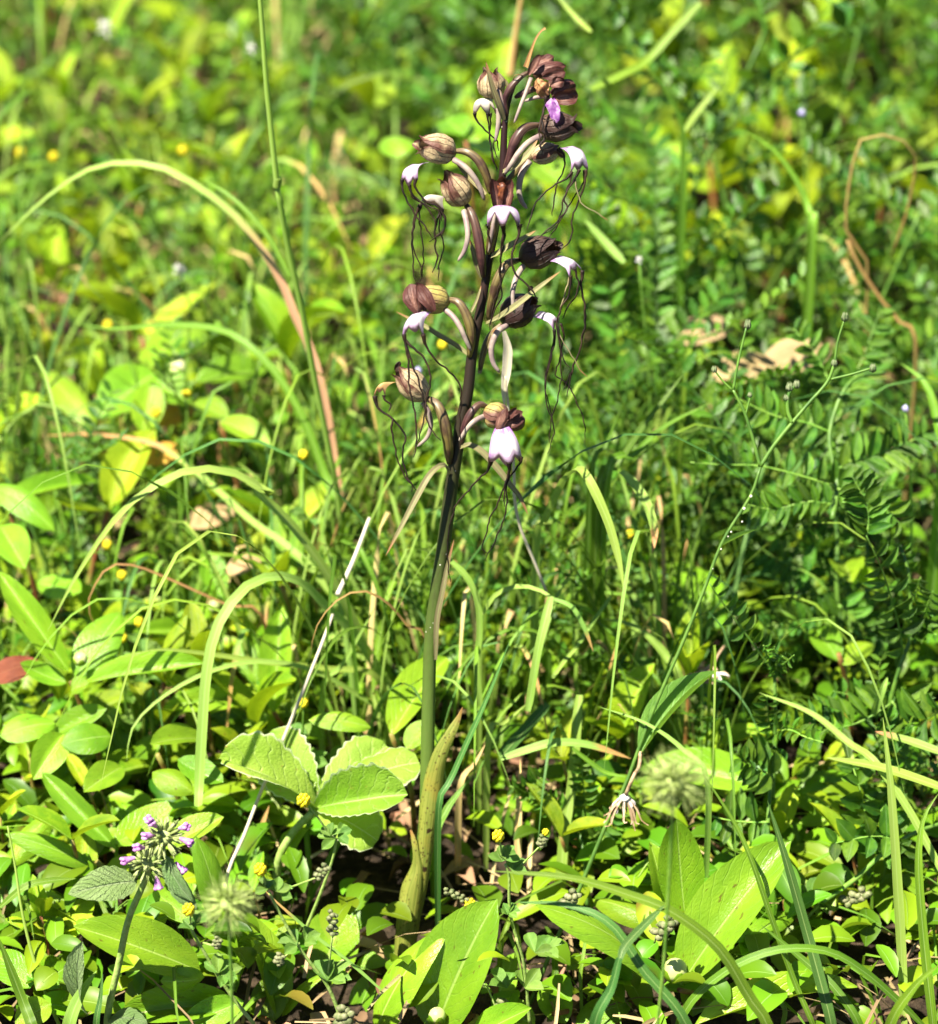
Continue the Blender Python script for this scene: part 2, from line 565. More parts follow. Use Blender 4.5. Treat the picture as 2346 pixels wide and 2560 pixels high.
# orchid stem: wine-brown pigment above, green below, and stalk specks
t = NT('orchid_stem')
gz = t.n('SeparateXYZ', {0: t.n('TexCoord').outputs['Object']}).outputs[2]
vec = t.coord()
sv = t.n('VectorMath', {0: vec, 1: (1, 1, .12)}, operation='MULTIPLY').outputs[0]
nz = t.noise(sv, 700.0, 4.0)
f = t.math('ADD', gz, t.math('MULTIPLY', t.math('SUBTRACT', nz, .5), .09))
col = t.mix(t.mr(f, .09, .25), t.mix(nz, (.055, .105, .014), (.095, .145, .024)), t.mix(nz, (.014, .011, .006), (.024, .016, .009)))
col = t.mix(t.mr(f, .24, .36), col, t.mix(nz, (.015, .006, .007), (.026, .010, .010)))
dv = t.n('TexVoronoi', {'Vector': vec, 'Scale': 330.0, 'Randomness': 1.0}).outputs[0]
dn = t.noise(vec, 130.0, 1.0)
col = t.mix(t.math('MULTIPLY', t.mr(dv, .10, .16, 1, 0), t.mr(dn, .56, .6)), col, (.5, .48, .4))
t.out(col, .55, bump=nz, bstr=.4, bdist=.0005, spec=.25)
# sheath: olive yellow with dark specks
t = NT('sheath')
vec = t.coord()
u, v = t.uv()
sv = t.n('CombineXYZ', {0: t.math('MULTIPLY', u, 16.0), 1: t.math('MULTIPLY', v, 1.5), 2: 0.0}).outputs[0]
nz = t.noise(sv, 1.2, 4.0)
n2 = t.noise(vec, 90.0, 3.0)
col = t.mix(t.mr(nz, .3, .7), (.12, .165, .02), (.28, .29, .055))
col = t.mix(t.mr(n2, .5, .72, 0, .5), col, (.30, .22, .03))
dots = t.mr(t.n('TexVoronoi', {'Vector': vec, 'Scale': 620.0}).outputs[0], .22, .34, 1, 0)
dmask = t.mr(t.noise(vec, 150.0, 2.0), .40, .52)
col = t.mix(t.math('MULTIPLY', dots, dmask), col, (.05, .022, .008))
col = t.mix(t.mr(t.noise(vec, 170.0, 2.0), .68, .71), col, (.03, .014, .006))
col = t.mix(t.mr(v, .90, 1.0, 0, .9), col, (.26, .11, .03))
t.out(col, .5, .2, (.4, .42, .06), t.math('ADD', nz, n2), .4, .0008, .4)
blade_mat('stalk_light', (.28, .44, .05), (.40, .54, .11), (.5, .66, .1), .3, vv=.1, rust=.1)
blade_mat('litter_straw', (.22, .14, .07), (.42, .31, .17), (.4, .3, .15), .1, vv=.9, rust=.5, rough=.7)
leaf_mat('dead_dark', (.11, .028, .008), (.20, .06, .016), (.3, .08, .02), .15, .6, rib=(.2, .08, .03), spots=.4, vv=.2)
leaf_mat('dead_tan', (.34, .22, .11), (.50, .36, .20), (.5, .34, .16), .2, .65, rib=(.4, .3, .15), spots=.4, vv=.4, spec=.2)

# ================================================================== ground
gm = MB()
gx = [-400, -60, -10, -3] + [(-1.5 + 3.0 * i / 60) for i in range(61)] + [3, 10, 60, 400]
gyy = [-400, -60, -10, -2] + [(-0.9 + 3.0 * i / 60) for i in range(61)] + [4, 12, 60, 400]
gm.grid([[(x, y, 0.012 * (noise.noise(Vector((x * 5, y * 5, 0))) + .5 * noise.noise(Vector((x * 17, y * 17, 3)))) - .012) for x in gx] for y in gyy])
tag(link('ground', gm.mesh('ground', 'soil')), 'dark brown soil under the meadow plants', kind='structure')

# ================================================================== orchid
YB = G('c4', 300, 1790, 0.0).y


def Yst(c, x, y):
    return YB + 0.115 * (2378 - px(c, x, y)[1]) / 2280.0


def O(c, x, y, dy=0.0):
    return P(c, x, y, Yst(c, x, y) + dy)


ORB = G('c4', 300, 1790, 0.0)
orchid = thing('orchid', ORB, 'tall orchid in the centre with wine-brown stem, hooded brown flowers and long dark threads', 'orchid')
PXM = 0.1705e-3       # metres per photograph pixel near the orchid

rs = random.Random(5)
stem_px = [('c4', 292, 1850), ('c4', 350, 1450), ('c4', 405, 1200), ('c4', 438, 900), ('c4', 447, 500), ('c4', 455, 100), ('c3', 468, 1300), ('c3', 505, 1000),
           ('c3', 550, 700), ('c3', 603, 300), ('c3', 650, 0), ('c2', 668, 1200), ('c2', 712, 1000), ('c2', 747, 700), ('c2', 808, 400),
           ('c2', 858, 100), ('c1', 880, 1450), ('c1', 915, 1250), ('c1', 944, 1000), ('c1', 952, 760), ('c1', 962, 640), ('c1', 985, 520), ('c1', 1030, 400)]
sp = cr([O(*q) for q in stem_px], 70)
rad = [PXM * interp(i / 69, [(0, 22), (.15, 19), (.35, 17.5), (.5, 18), (.62, 16), (.8, 10.5), (.93, 9), (1, 5)]) for i in range(70)]
mb = MB()
mb.tube(sp, rad, 14, .05, 5)
part('stem', mb, 'orchid_stem', orchid)


def wrap(name, pts_px, widths, arc, dys, mat, n=24, hint=Vector((0, -1, .35)), m=9, curl=0.0):
    """a sheathing leaf: a channel-shaped ribbon hugging the stem"""
    pts = cr([O(c, x, y, d) for (c, x, y), d in zip(pts_px, dys)], n)
    rows = []
    for i, p in enumerate(pts):
        k = i / (n - 1)
        t = (pts[min(i + 1, n - 1)] - pts[max(i - 1, 0)]).normalized()
        s = t.cross(hint).normalized()
        nn = s.cross(t).normalized()
        w = PXM * interp(k, widths) * .5
        a = interp(k, arc)
        row = []
        for j in range(m):
            u = -1 + 2 * j / (m - 1)
            ang = u * a
            row.append(p + s * (w * math.sin(ang) / max(math.sin(min(a, 1.57)), .2)) - nn * (w * (1 - math.cos(ang)) * 1.0) + nn * w * .45
                       + nn * PXM * 2.0 * noise.noise(p * 160 + Vector((j, 0, 0))))
        rows.append(row)
    mb = MB()
    mb.grid(rows)
    return part(name, mb, mat, orchid)


wrap('sheath_leaf', [('c4', 290, 1850), ('c4', 318, 1600), ('c4', 345, 1400), ('c4', 378, 1250), ('c4', 368, 1120), ('c4', 352, 1040), ('c4', 335, 990)],
     [(0, 56), (.3, 66), (.55, 62), (.68, 42), (.8, 19), (.93, 14), (1, 5)], [(0, 1.9), (.55, 1.7), (.75, 1.0), (1, .6)],
     [-.002, -.0035, -.0035, -.0035, -.004, -.003, -.002], 'sheath')
wrap('sheath_leaf', [('c4', 365, 1560), ('c4', 408, 1330), ('c4', 440, 1050), ('c4', 462, 850), ('c4', 490, 650), ('c4', 535, 480), ('c4', 600, 350), ('c4', 650, 250), ('c4', 678, 180)],
     [(0, 32), (.25, 40), (.36, 44), (.52, 56), (.66, 50), (.80, 38), (.92, 22), (.97, 8), (1, 2)], [(0, 1.8), (.4, 1.7), (.6, 1.3), (.8, .9), (1, .5)],
     [-.001, -.002, -.0035, -.004, -.004, -.005, -.005, -.004, -.003], 'sheath')
# long leaf edge running up the stem
mb = MB()
ribbon(mb, cr([O('c3', 500, 1450, -.0025), O('c3', 508, 1200, -.003), O('c3', 540, 1030, -.003), O('c3', 575, 850, -.002), O('c3', 600, 740, -.002), O('c3', 622, 655, -.001)], 18), 15 * PXM, fold=.5)
part('bract', mb, 'bract', orchid)


def bract(pts_px, w, dys, mat='bract', prof=None, fold=.5, n=22):
    pts = cr([O(c, x, y, d) for (c, x, y), d in zip(pts_px, dys)], n)
    mb = MB()
    ribbon(mb, pts, w * PXM, fold=fold, prof=prof or (lambda k: interp(k, [(0, .6), (.15, .9), (.45, 1), (.8, .65), (.95, .25), (1, .03)])), cols=5)
    return part('bract', mb, mat, orchid)


bract([('c3', 588, 235), ('c3', 568, 180), ('c3', 530, 170), ('c3', 455, 240), ('c3', 370, 390), ('c3', 280, 560), ('c3', 170, 765)], 17, [-.002, -.006, -.008, -.012, -.015, -.018, -.02])
bract([('c3', 665, 50), ('c3', 720, 35), ('c3', 800, 75), ('c3', 890, 170), ('c3', 990, 295), ('c3', 1060, 385), ('c3', 1108, 492)], 19, [-.002, -.004, -.005, -.006, -.006, -.006, -.006])
bract([('c2', 738, 775), ('c2', 640, 700), ('c2', 520, 630), ('c2', 420, 565), ('c2', 310, 510), ('c2', 238, 472)], 15, [.002, .003, .004, .005, .006, .006])
bract([('c2', 835, 552), ('c2', 920, 510), ('c2', 1050, 420), ('c2', 1180, 315), ('c2', 1325, 205)], 17, [-.004, -.012, -.016, -.018, -.018])
bract([('c1', 868, 1560), ('c1', 920, 1535), ('c1', 1010, 1480), ('c1', 1090, 1435), ('c1', 1162, 1388)], 18, [-.004, -.006, -.008, -.009, -.010])
bract([('c1', 830, 1150), ('c1', 790, 1110), ('c1', 720, 1040), ('c1', 640, 955)], 15, [.003, .004, .005, .005])
bract([('c1', 805, 1700), ('c1', 775, 1620), ('c1', 745, 1520), ('c1', 722, 1440)], 17, [-.002, -.003, -.004, -.004])
bract([('c1', 945, 1003), ('c1', 1010, 975), ('c1', 1090, 905), ('c1', 1140, 840), ('c1', 1172, 790)], 20, [-.005, -.009, -.011, -.011, -.010])
bract([('a1', 1600, 1230), ('a1', 1520, 1000), ('a1', 1420, 720), ('a1', 1370, 520), ('a1', 1326, 335)], 17, [-.003, -.006, -.008, -.009, -.009])
bract([('a1', 1680, 760), ('a1', 1650, 680), ('a1', 1622, 595)], 9, [-.001, -.001, -.001])
bract([('c2', 790, 880), ('c2', 810, 780), ('c2', 860, 640), ('c2', 900, 575)], 15, [.004, .004, .003, .002])
bract([('c1', 1095, 310), ('c1', 1125, 220), ('c1', 1158, 130), ('c1', 1195, 75), ('c1', 1226, 55)], 8, [.002, .002, .002, .002, .002], 'brown_dry', prof=lambda k: interp(k, [(0, 1.6), (.5, .8), (.9, .6), (1, 1)]))
bract([('c2', 735, 475), ('c2', 770, 400), ('c2', 790, 340), ('c2', 800, 300)], 8, [-.004, -.004, -.004, -.003])

FL = {}


def flower(label):
    o = link('flower', None, orchid)
    o.empty_display_size = .005
    o['label'] = label
    return o


def otube(fl, name, pts_px, dys, rads, mat, n=18, seg=9, ridge=0.0, wob=0.0):
    pts = cr([O(c, x, y, d) for (c, x, y), d in zip(pts_px, dys)], n)
    if wob:
        pts = [p + Vector((noise.noise(p * 330), noise.noise(p * 330 + Vector((9, 0, 0))), 0)) * wob * min(1, i / 4) for i, p in enumerate(pts)]
    mb = MB()
    mb.tube(pts, [PXM * interp(i / (n - 1), rads) for i in range(n)], seg, ridge, 6)
    return part(name, mb, mat, fl, root=orchid)


def ovary(fl, pts, dys, w=17, mat='ovary'):
    w *= .92
    otube(fl, 'ovary', pts, dys, [(0, w * .42), (.15, w * .75), (.5, w), (.8, w * .8), (1, w * .45)], mat, 20, 12, .10)


def spur(fl, pts, dys, w=9):
    w *= .86
    otube(fl, 'spur', pts, dys, [(0, w), (.4, w * .95), (.8, w * .75), (.96, w * .55), (1, w * .3)], 'spur', 18, 10)


def thread(fl, c, pts, d0=-.004, d1=-.006, w=2.0, w0=4.2, mat='thread'):
    n = len(pts)
    pp = [(q if isinstance(q[0], str) else (c,) + tuple(q)) for q in pts]
    dd = [lerp(d0, d1, i / (n - 1)) for i in range(n)]
    otube(fl, 'thread', pp, dd, [(0, w0), (.10, w * 1.25), (.3, w), (.85, w * .85), (1, w * .45)], mat, max(22, 9 * n), 5, wob=.0006)


def hood(fl, c, base, tip, w, mat, up=None, db=0.0, dt=-.004, tipmat=None, open_=1.0, flare=1.0):
    a0, a1 = O(c, *base, db), O(c, *tip, dt)
    ax = a1 - a0
    L = ax.length
    ax.normalize()
    up = Vector(up or (0, -.15, 1))
    up = (up - ax * up.dot(ax)).normalized()
    sd = ax.cross(up)
    sc = PXM * 2.6386 / CR[c][2] if c != 'c1' else PXM
    W = w / CR[c][2] * PXM * .5
    for k, ang in enumerate((90, 212, 328)):
        seed = rs.random() * 50
        mb = MB()
        rows = []
        nt, nf = 16, 11
        rot = R(ang + rs.uniform(-9, 9))
        off = (1.06, 1.0, .97)[k]
        cl = rs.uniform(.5, 1.4) * flare
        for i in range(nt):
            t = i / (nt - 1)
            pr = interp(t, [(0, .16), (.07, .48), (.2, .82), (.4, 1.0), (.6, .97), (.78, .74), (.9, .42), (1, .30)]) * off
            hw = R(78) * interp(t, [(0, 1), (.5, 1), (.75, .85), (.9, .55), (1, .16)])
            row = []
            for j in range(nf):
                u = -1 + 2 * j / (nf - 1)
                ph = rot + u * hw
                rr = pr * (1 + .05 * math.cos(u * 7) + .10 * noise.noise(Vector((u * 1.6, t * 3, seed))) - .06 * u * u)
                rr += cl * max(0, t - .86) * 2.2
                q = a0 + ax * (L * t * (1 + .04 * noise.noise(Vector((u, t, seed + 7))))) + (up * math.sin(ph) + sd * math.cos(ph)) * (W * rr)
                row.append(q)
            rows.append(row)
        mb.grid(rows)
        part('sepal', mb, mat, fl, root=orchid)


def petal(fl, c, base, tip, w, mat, db=0, dt=0, cup=.5, curl=.1, crumple=.15, hint=(0, -.9, .4), name='petal', seedv=None):
    a0, a1 = O(c, *base, db), O(c, *tip, dt)
    ax = a1 - a0
    L = ax.length
    ax.normalize()
    h = Vector(hint)
    nn = (h - ax * h.dot(ax)).normalized()
    s = ax.cross(nn)
    W = w / CR[c][2] * PXM * .5
    sv = rs.random() * 40
    rows = []
    for i in range(13):
        t = i / 12
        pw = interp(t, [(0, .35), (.2, .8), (.5, 1), (.8, .85), (.93, .5), (1, .08)])
        row = []
        for j in range(9):
            u = -1 + 2 * j / 8
            q = a0 + ax * (L * t) + s * (W * pw * u) + nn * (W * (cup * (u * u - .4) * pw + curl * math.sin(t * math.pi) * 1.5))
            nv = Vector((u * 1.3, t * 2.4, sv))
            q += (nn * noise.noise(nv) + s * noise.noise(nv + Vector((5, 5, 5))) * .5) * (W * crumple * 3)
            row.append(q)
        rows.append(row)
    mb = MB()
    mb.grid(rows)
    part(name, mb, mat, fl, root=orchid)


def lip(fl, c, S, lobes, bulge, ws, mat='lip_white', d0=-.003, dl=(-.006, -.008, -.006), scal=.2, side=None, camber=.12, spread=.25):
    """S: attachment; lobes: three lobe ends; bulge: pixel offset of the middle control point"""
    k = 1 / CR[c][2]
    LB = [O(c, x, y, d) for (x, y), d in zip(lobes, dl)]
    s0 = O(c, *S, d0)
    sv = (LB[2] - LB[0]).normalized() if side is None else Vector(side)
    W0 = ws * k * PXM * .5
    mid = [lerp((S[0] + b[0]) / 2, b[0] + (b[0] - lobes[1][0]) * .5, spread) + bulge[0] for b in lobes], [(S[1] + b[1]) / 2 + bulge[1] for b in lobes]
    MD = [O(c, mid[0][i], mid[1][i], (d0 + dl[i]) / 2 - .003) for i in range(3)]
    rows = []
    nv, nu = 18, 17
    ctr = (LB[0] + LB[1] + LB[2]) / 3
    nn = (ctr - s0).cross(sv)
    nn = nn.normalized() if nn.length > 1e-9 else Vector((0, -1, 0))
    if nn.dot(Vector((0, -.8, .6))) < 0:
        nn = -nn
    span = (LB[2] - LB[0]).length
    for i in range(nv):
        row = []
        for j in range(nu):
            u = -1 + 2 * j / (nu - 1)
            quad = lambda A: A[0] * (u * (u - 1) / 2) + A[1] * (1 - u * u) + A[2] * (u * (u + 1) / 2)
            e, m = quad(LB), quad(MD)
            # scalloped end: short between the lobes
            ph = abs(math.cos(math.pi * u))            # 1 at u=-1,0,1
            end = 1 - scal * (1 - ph ** 1.1)
            t = i / (nv - 1) * end
            b = s0 + sv * (u * W0)
            q = b * (1 - t) ** 2 + m * (2 * t * (1 - t)) + e * t * t
            q = q + nn * (camber * span * (1 - u * u) * math.sin(math.pi * min(t, 1)) * .8)
            q = q + nn * (.0006 * noise.noise(q * 260))
            # pull lobe points together towards the end
            row.append(q)
        rows.append(row)
    mb = MB()
    mb.grid(rows)
    part('lip', mb, mat, fl, root=orchid)


# F1: top left, bud-like, pointing up
f = flower('shaded pale hood at the top left with a grey-white lip')
hood(f, 'a1', (1410, 905), (1385, 430), 440, 'hood_pale', up=(1, .3, .2), db=.004, dt=.002, flare=.7)
ovary(f, [('a1', 1610, 1190), ('a1', 1570, 1000), ('a1', 1510, 800), ('a1', 1440, 850)], [-.002, -.003, -.003, .001], 10.5, 'ovary_pink')
lip(f, 'a1', (1400, 880), [(1135, 1130), (1370, 1150), (1490, 1090)], (-110, -110), 200, 'lip_cream', .003, (.002, .002, .002), .32)
spur(f, [('a1', 1520, 1050), ('a1', 1520, 1250), ('a1', 1500, 1400), ('a1', 1470, 1560)], [.0, .0, .0, .0], 8)
thread(f, 'a1', [(1150, 1120), (1170, 1210), (1260, 1330), (1390, 1450), (1500, 1560), (1525, 1700)], 0, 0, 2.4, 6)
thread(f, 'a1', [(1350, 1120), (1365, 1300), (1390, 1500), (1400, 1650), ('c1', 875, 880), ('c1', 908, 1000)], 0, 0, 2.0, 5)
thread(f, 'a1', [(1390, 1120), (1395, 1300), (1385, 1500), (1420, 1700), ('c1', 880, 920), ('c1', 912, 985)], .001, .001, 1.8, 5)
thread(f, 'a1', [(1470, 1060), (1500, 1180), (1550, 1300), ('c1', 885, 800), ('c1', 890, 860), ('c1', 912, 915)], .001, .001, 2.0, 5)

# F2: top, withered open petals
f = flower('withered brown topmost flower with splayed petals')
ovary(f, [('a2', 95, 1000), ('a2', 70, 800), ('a2', 150, 620), ('a2', 300, 470), ('a2', 400, 420)], [-.002, -.003, -.004, -.003, -.002], 10, 'ovary_dark')
spur(f, [('a2', 415, 500), ('a2', 350, 680), ('a2', 280, 860), ('a2', 190, 1095)], [-.004, -.006, -.008, -.009], 6.5)
petal(f, 'a2', (380, 460), (530, 190), 110, 'petal_brown', -.004, -.004, .7, .15, .10)
petal(f, 'a2', (450, 400), (715, 215), 190, 'petal_brown', .0, .003, -.4, .15, .18)
petal(f, 'a2', (440, 330), (640, 230), 140, 'hood_olive', .003, .004, .4, .1, .12)
petal(f, 'a2', (430, 420), (875, 340), 200, 'petal_brown', -.002, .0, -.5, .15, .15)
petal(f, 'a2', (560, 480), (870, 430), 190, 'petal_brown', -.004, -.002, .4, .1, .15)
petal(f, 'a2', (440, 430), (600, 400), 200, 'hood_olive', .0, .002, -.6, .1, .15)
petal(f, 'a2', (640, 590), (860, 540), 160, 'petal_brown', -.005, -.003, .5, .1, .2)
petal(f, 'a2', (480, 520), (650, 730), 210, 'wither_tan', -.005, -.007, -.7, .2, .42, name='lip')
petal(f, 'a2', (640, 560), (560, 710), 150, 'wither_tan', -.006, -.006, .5, .3, .45, name='lip')
otube(f, 'tendril', [('a2', 170, 560), ('a2', 190, 480), ('a2', 240, 455), ('a2', 305, 470)], [-.003, -.006, -.006, -.004], [(0, 1.6), (1, 1.2)], 'brown_dry', 12, 5)

# F3: upper right, withered with purple lip scrap
f = flower('withered dark flower with a crumpled bright purple lip')
ovary(f, [('a2', 200, 760), ('a2', 330, 690), ('a2', 450, 650), ('a2', 560, 640)], [0, -.001, -.001, 0], 10, 'ovary_dark')
spur(f, [('a2', 590, 750), ('a2', 480, 760), ('a2', 330, 810)], [-.002, -.003, -.002], 6.5)
petal(f, 'a2', (690, 740), (1000, 580), 250, 'petal_brown', .001, .003, -.6, .2, .16)
petal(f, 'a2', (700, 790), (1040, 740), 240, 'petal_brown', -.003, .0, .6, .2, .16)
petal(f, 'a2', (720, 680), (960, 650), 200, 'hood_dark', .003, .004, -.5, .1, .14)
petal(f, 'a2', (780, 560), (990, 570), 110, 'hood_olive', .003, .004, -.4, .1, .12)
petal(f, 'a2', (680, 770), (755, 1090), 200, 'lip_purple', -.006, -.010, -.55, .3, .30, name='lip')
thread(f, 'a2', [(640, 720), (605, 850), (575, 960), (560, 1060), (570, 1180), (590, 1290), (540, 1400), (590, 1520)], -.006, -.014, 3.6, 6)
thread(f, 'a2', [(610, 740), (590, 900), (560, 1030), (530, 1150), (525, 1280), (545, 1400), (560, 1470)], -.007, -.014, 2.4, 5)
thread(f, 'a2', [(560, 1030), (640, 1070), (700, 1060), (740, 1100)], -.012, -.014, 1.6, 2)
thread(f, 'a2', [(560, 1200), (600, 1310), (580, 1370), (530, 1390), (560, 1450), (650, 1450), (720, 1420)], -.014, -.012, 1.6, 2)

# F5 (behind F4)
f = flower('pale brown hood tucked behind the dark upper right hood')
hood(f, 'c1', (1130, 910), (1320, 850), 150, 'hood_pale', db=.008, dt=.010, flare=.4)
ovary(f, [('c1', 950, 1060), ('c1', 1000, 1030), ('c1', 1080, 940), ('c1', 1150, 890)], [.004, .005, .006, .008], 10)
spur(f, [('c1', 1120, 930), ('c1', 1070, 1010), ('c1', 1050, 1110), ('c1', 1065, 1190), ('c1', 1103, 1243)], [.006, .004, .003, .003, .003], 10.5)
petal(f, 'a2', (760, 1440), (860, 1560), 90, 'hood_olive', .006, .003, .5, .2, .1)
thread(f, 'a2', [(780, 1440), (840, 1500), (860, 1620), (830, 1760), (770, 1880), ('c1', 1285, 1180), ('c1', 1270, 1290)], .004, 0, 2.2, 8)

# F4: dark hood right
f = flower('dark brown hood on the upper right with a drooping white and purple lip')
hood(f, 'c1', (1175, 720), (1450, 690), 205, 'hood_dark', db=.0, dt=-.004, flare=1.5)
ovary(f, [('c1', 950, 1000), ('c1', 985, 930), ('c1', 1025, 800), ('c1', 1085, 715), ('c1', 1180, 690)], [-.002, -.004, -.006, -.005, -.001], 15, 'ovary_dark')
spur(f, [('c1', 1190, 765), ('c1', 1110, 810), ('c1', 1045, 880), ('c1', 1000, 950), ('c1', 955, 1015)], [-.005, -.009, -.011, -.011, -.009], 10)
lip(f, 'c1', (1360, 835), [(1388, 1012), (1440, 990), (1506, 990)], (45, -60), 90, 'lip_white', -.004, (-.010, -.010, -.007), .12)
thread(f, 'c1', [(1400, 1000), (1365, 1045), (1290, 1085), (1210, 1150), (1150, 1220), (1125, 1310), (1105, 1382)], -.010, -.018, 2.2, 5)
thread(f, 'c1', [(1400, 1000), (1390, 1060), (1350, 1170), (1320, 1300), (1285, 1390), (1240, 1440)], -.010, -.012, 2.0, 4)
thread(f, 'c1', [(1450, 985), (1410, 1060), (1350, 1170), (1370, 1240), (1300, 1330), (1220, 1400), (1160, 1450)], -.010, -.014, 2.4, 5)
thread(f, 'c1', [(1490, 985), (1490, 1050), (1450, 1180), (1405, 1290), (1400, 1400), (1385, 1460), (1320, 1525)], -.008, -.010, 2.4, 5)
thread(f, 'c1', [(1420, 1050), (1440, 1150), (1480, 1225), (1560, 1270), (1640, 1322)], -.010, -.012, 1.9, 3, 'bract')
thread(f, 'c1', [(1480, 990), (1470, 1080), (1400, 1190), (1340, 1290), (1280, 1370), (1200, 1420)], -.006, -.008, 1.9, 4)

# F6: left hood
f = flower('pale striped hood on the upper left with white and violet lip')
hood(f, 'c1', (632, 880), (372, 815), 205, 'hood_pale', db=.001, dt=-.005, flare=1.5)
ovary(f, [('c1', 862, 1145), ('c1', 835, 1030), ('c1', 785, 930), ('c1', 710, 870), ('c1', 625, 862)], [-.002, -.003, -.003, -.002, 0], 13.5)
spur(f, [('c1', 620, 920), ('c1', 690, 965), ('c1', 750, 1030), ('c1', 795, 1110), ('c1', 822, 1188)], [-.003, -.006, -.007, -.007, -.006], 9.5)
lip(f, 'c1', (425, 945), [(274, 1065), (325, 1098), (385, 1050)], (-45, -65), 95, 'lip_white', -.004, (-.006, -.010, -.010), .12)
thread(f, 'c1', [(280, 1050), (278, 1110), (310, 1190), (370, 1290), (430, 1360), (478, 1440)], -.008, -.012, 2.4, 6)
thread(f, 'c1', [(322, 1085), (345, 1150), (420, 1220), (490, 1310), (500, 1400), (495, 1500), (525, 1560)], -.010, -.012, 2.2, 5)
thread(f, 'c1', [(365, 1045), (370, 1110), (430, 1190), (510, 1230), (560, 1310), (550, 1380), (460, 1465)], -.010, -.012, 2.4, 6)
thread(f, 'c1', [(330, 1090), (350, 1170), (440, 1220), (520, 1260), (545, 1330)], -.009, -.012, 2.0, 4)

# F7: second left hood
f = flower('pinkish brown hood below the upper left one with long tangled threads')
hood(f, 'c1', (700, 1215), (560, 1010), 200, 'hood_pale', up=(.6, -.5, .6), db=.0, dt=-.004, flare=1.0)
ovary(f, [('c1', 815, 1695), ('c1', 800, 1560), ('c1', 775, 1400), ('c1', 740, 1280), ('c1', 695, 1210)], [-.003, -.006, -.006, -.004, 0], 14.5, 'ovary_dark')
spur(f, [('c1', 685, 1255), ('c1', 705, 1340), ('c1', 712, 1430), ('c1', 690, 1520), ('c1', 648, 1588)], [-.003, -.006, -.008, -.008, -.008], 9)
lip(f, 'c1', (530, 1165), [(385, 1245), (440, 1210), (558, 1262)], (-30, -50), 80, 'lip_cream', -.001, (-.004, -.008, -.004), .14)
thread(f, 'c1', [(395, 1215), (360, 1300), (345, 1420), (348, 1560), (355, 1680), ('c2', 372, 270)], -.006, -.008, 2.2, 5)
thread(f, 'c1', [(405, 1210), (390, 1300), (410, 1420), (418, 1560), (412, 1660), ('c2', 398, 270)], -.007, -.006, 2.0, 4)
thread(f, 'c1', [(385, 1230), (350, 1400), (360, 1520), (400, 1620), ('c2', 412, 170), ('c2', 398, 262)], -.007, -.007, 2.0, 4)
thread(f, 'c1', [(540, 1240), (505, 1330), (495, 1450), (510, 1570), (490, 1640), (480, 1665)], -.005, -.007, 2.6, 5)
thread(f, 'c1', [(550, 1245), (520, 1350), (545, 1450), (550, 1520), (515, 1640), ('c2', 522, 180), ('c2', 520, 270)], -.005, -.006, 2.0, 4)
thread(f, 'c1', [(445, 1200), (520, 1230), (565, 1310), (552, 1400), (500, 1430)], -.008, -.008, 2.0, 4)

# F9: dark hood right middle
f = flower('dark brown middle right hood with spotted white lip')
hood(f, 'c1', (1055, 1580), (1318, 1480), 220, 'hood_dark', db=-.001, dt=-.006, flare=.9)
ovary(f, [('c2', 850, 520), ('c2', 872, 400), ('c2', 915, 250), ('c2', 970, 160), ('c2', 1050, 130)], [-.003, -.006, -.008, -.006, -.001], 14.5)
spur(f, [('c2', 1080, 170), ('c2', 1035, 240), ('c2', 1010, 330), ('c2', 1008, 410), ('c2', 1022, 482)], [-.005, -.009, -.012, -.013, -.013], 9)
lip(f, 'c2', (1275, 120), [(1385, 262), (1420, 200), (1474, 212)], (25, -50), 100, 'lip_dots', -.005, (-.012, -.010, -.006), .14)
thread(f, 'c2', [(1388, 235), (1392, 310), (1360, 390), (1315, 470), (1300, 560), (1320, 680), (1350, 800), (1392, 840)], -.012, -.014, 2.3, 6)
thread(f, 'c2', [(1420, 185), (1440, 280), (1420, 370), (1370, 450), (1340, 520)], -.010, -.010, 2.2, 4)
thread(f, 'c2', [(1470, 200), (1458, 300), (1480, 420), (1482, 560), (1450, 720), (1400, 860), (1368, 1030)], -.007, -.009, 2.4, 6)
thread(f, 'c2', [(1468, 210), (1462, 330), (1488, 470), (1478, 620), (1420, 810), (1380, 900), (1345, 985)], -.007, -.008, 2.0, 4)
thread(f, 'c2', [(1385, 240), (1310, 520), (1330, 650), (1400, 760), (1450, 850), (1502, 905)], -.012, -.012, 1.9, 3, 'bract')

# F10: dark hood below
f = flower('round dark brown hood beside the stem with pink-streaked lip')
hood(f, 'c2', (935, 540), (1165, 385), 230, 'hood_dark', db=.003, dt=.002, flare=.7)
ovary(f, [('c2', 790, 860), ('c2', 815, 740), ('c2', 860, 630), ('c2', 935, 550)], [.004, .004, .004, .004], 10)
spur(f, [('c2', 970, 560), ('c2', 905, 610), ('c2', 868, 710), ('c2', 880, 810), ('c2', 922, 872)], [.0, -.003, -.004, -.004, -.004], 10)
lip(f, 'c2', (1160, 490), [(1283, 612), (1305, 548), (1335, 562)], (15, -45), 95, 'lip_white', .002, (-.003, .0, .002), .12)
petal(f, 'c2', (1120, 350), (1135, 300), 30, 'petal_brown', 0, 0, .3, .1, .2)
thread(f, 'c2', [(1282, 590), (1282, 680), (1250, 820), (1225, 960), (1240, 1100), (1285, 1240), (1265, 1330), (1240, 1410)], -.003, -.005, 2.0, 5)
thread(f, 'c2', [(1305, 560), (1320, 660), (1328, 800), (1325, 930), (1300, 1070), (1262, 1180), (1250, 1340)], -.002, -.003, 1.8, 4)
thread(f, 'c2', [(1325, 550), (1345, 640), (1310, 820), (1290, 890), (1370, 950), (1430, 1070), (1475, 1180), (1488, 1260), (1482, 1335)], .001, .002, 1.9, 4)
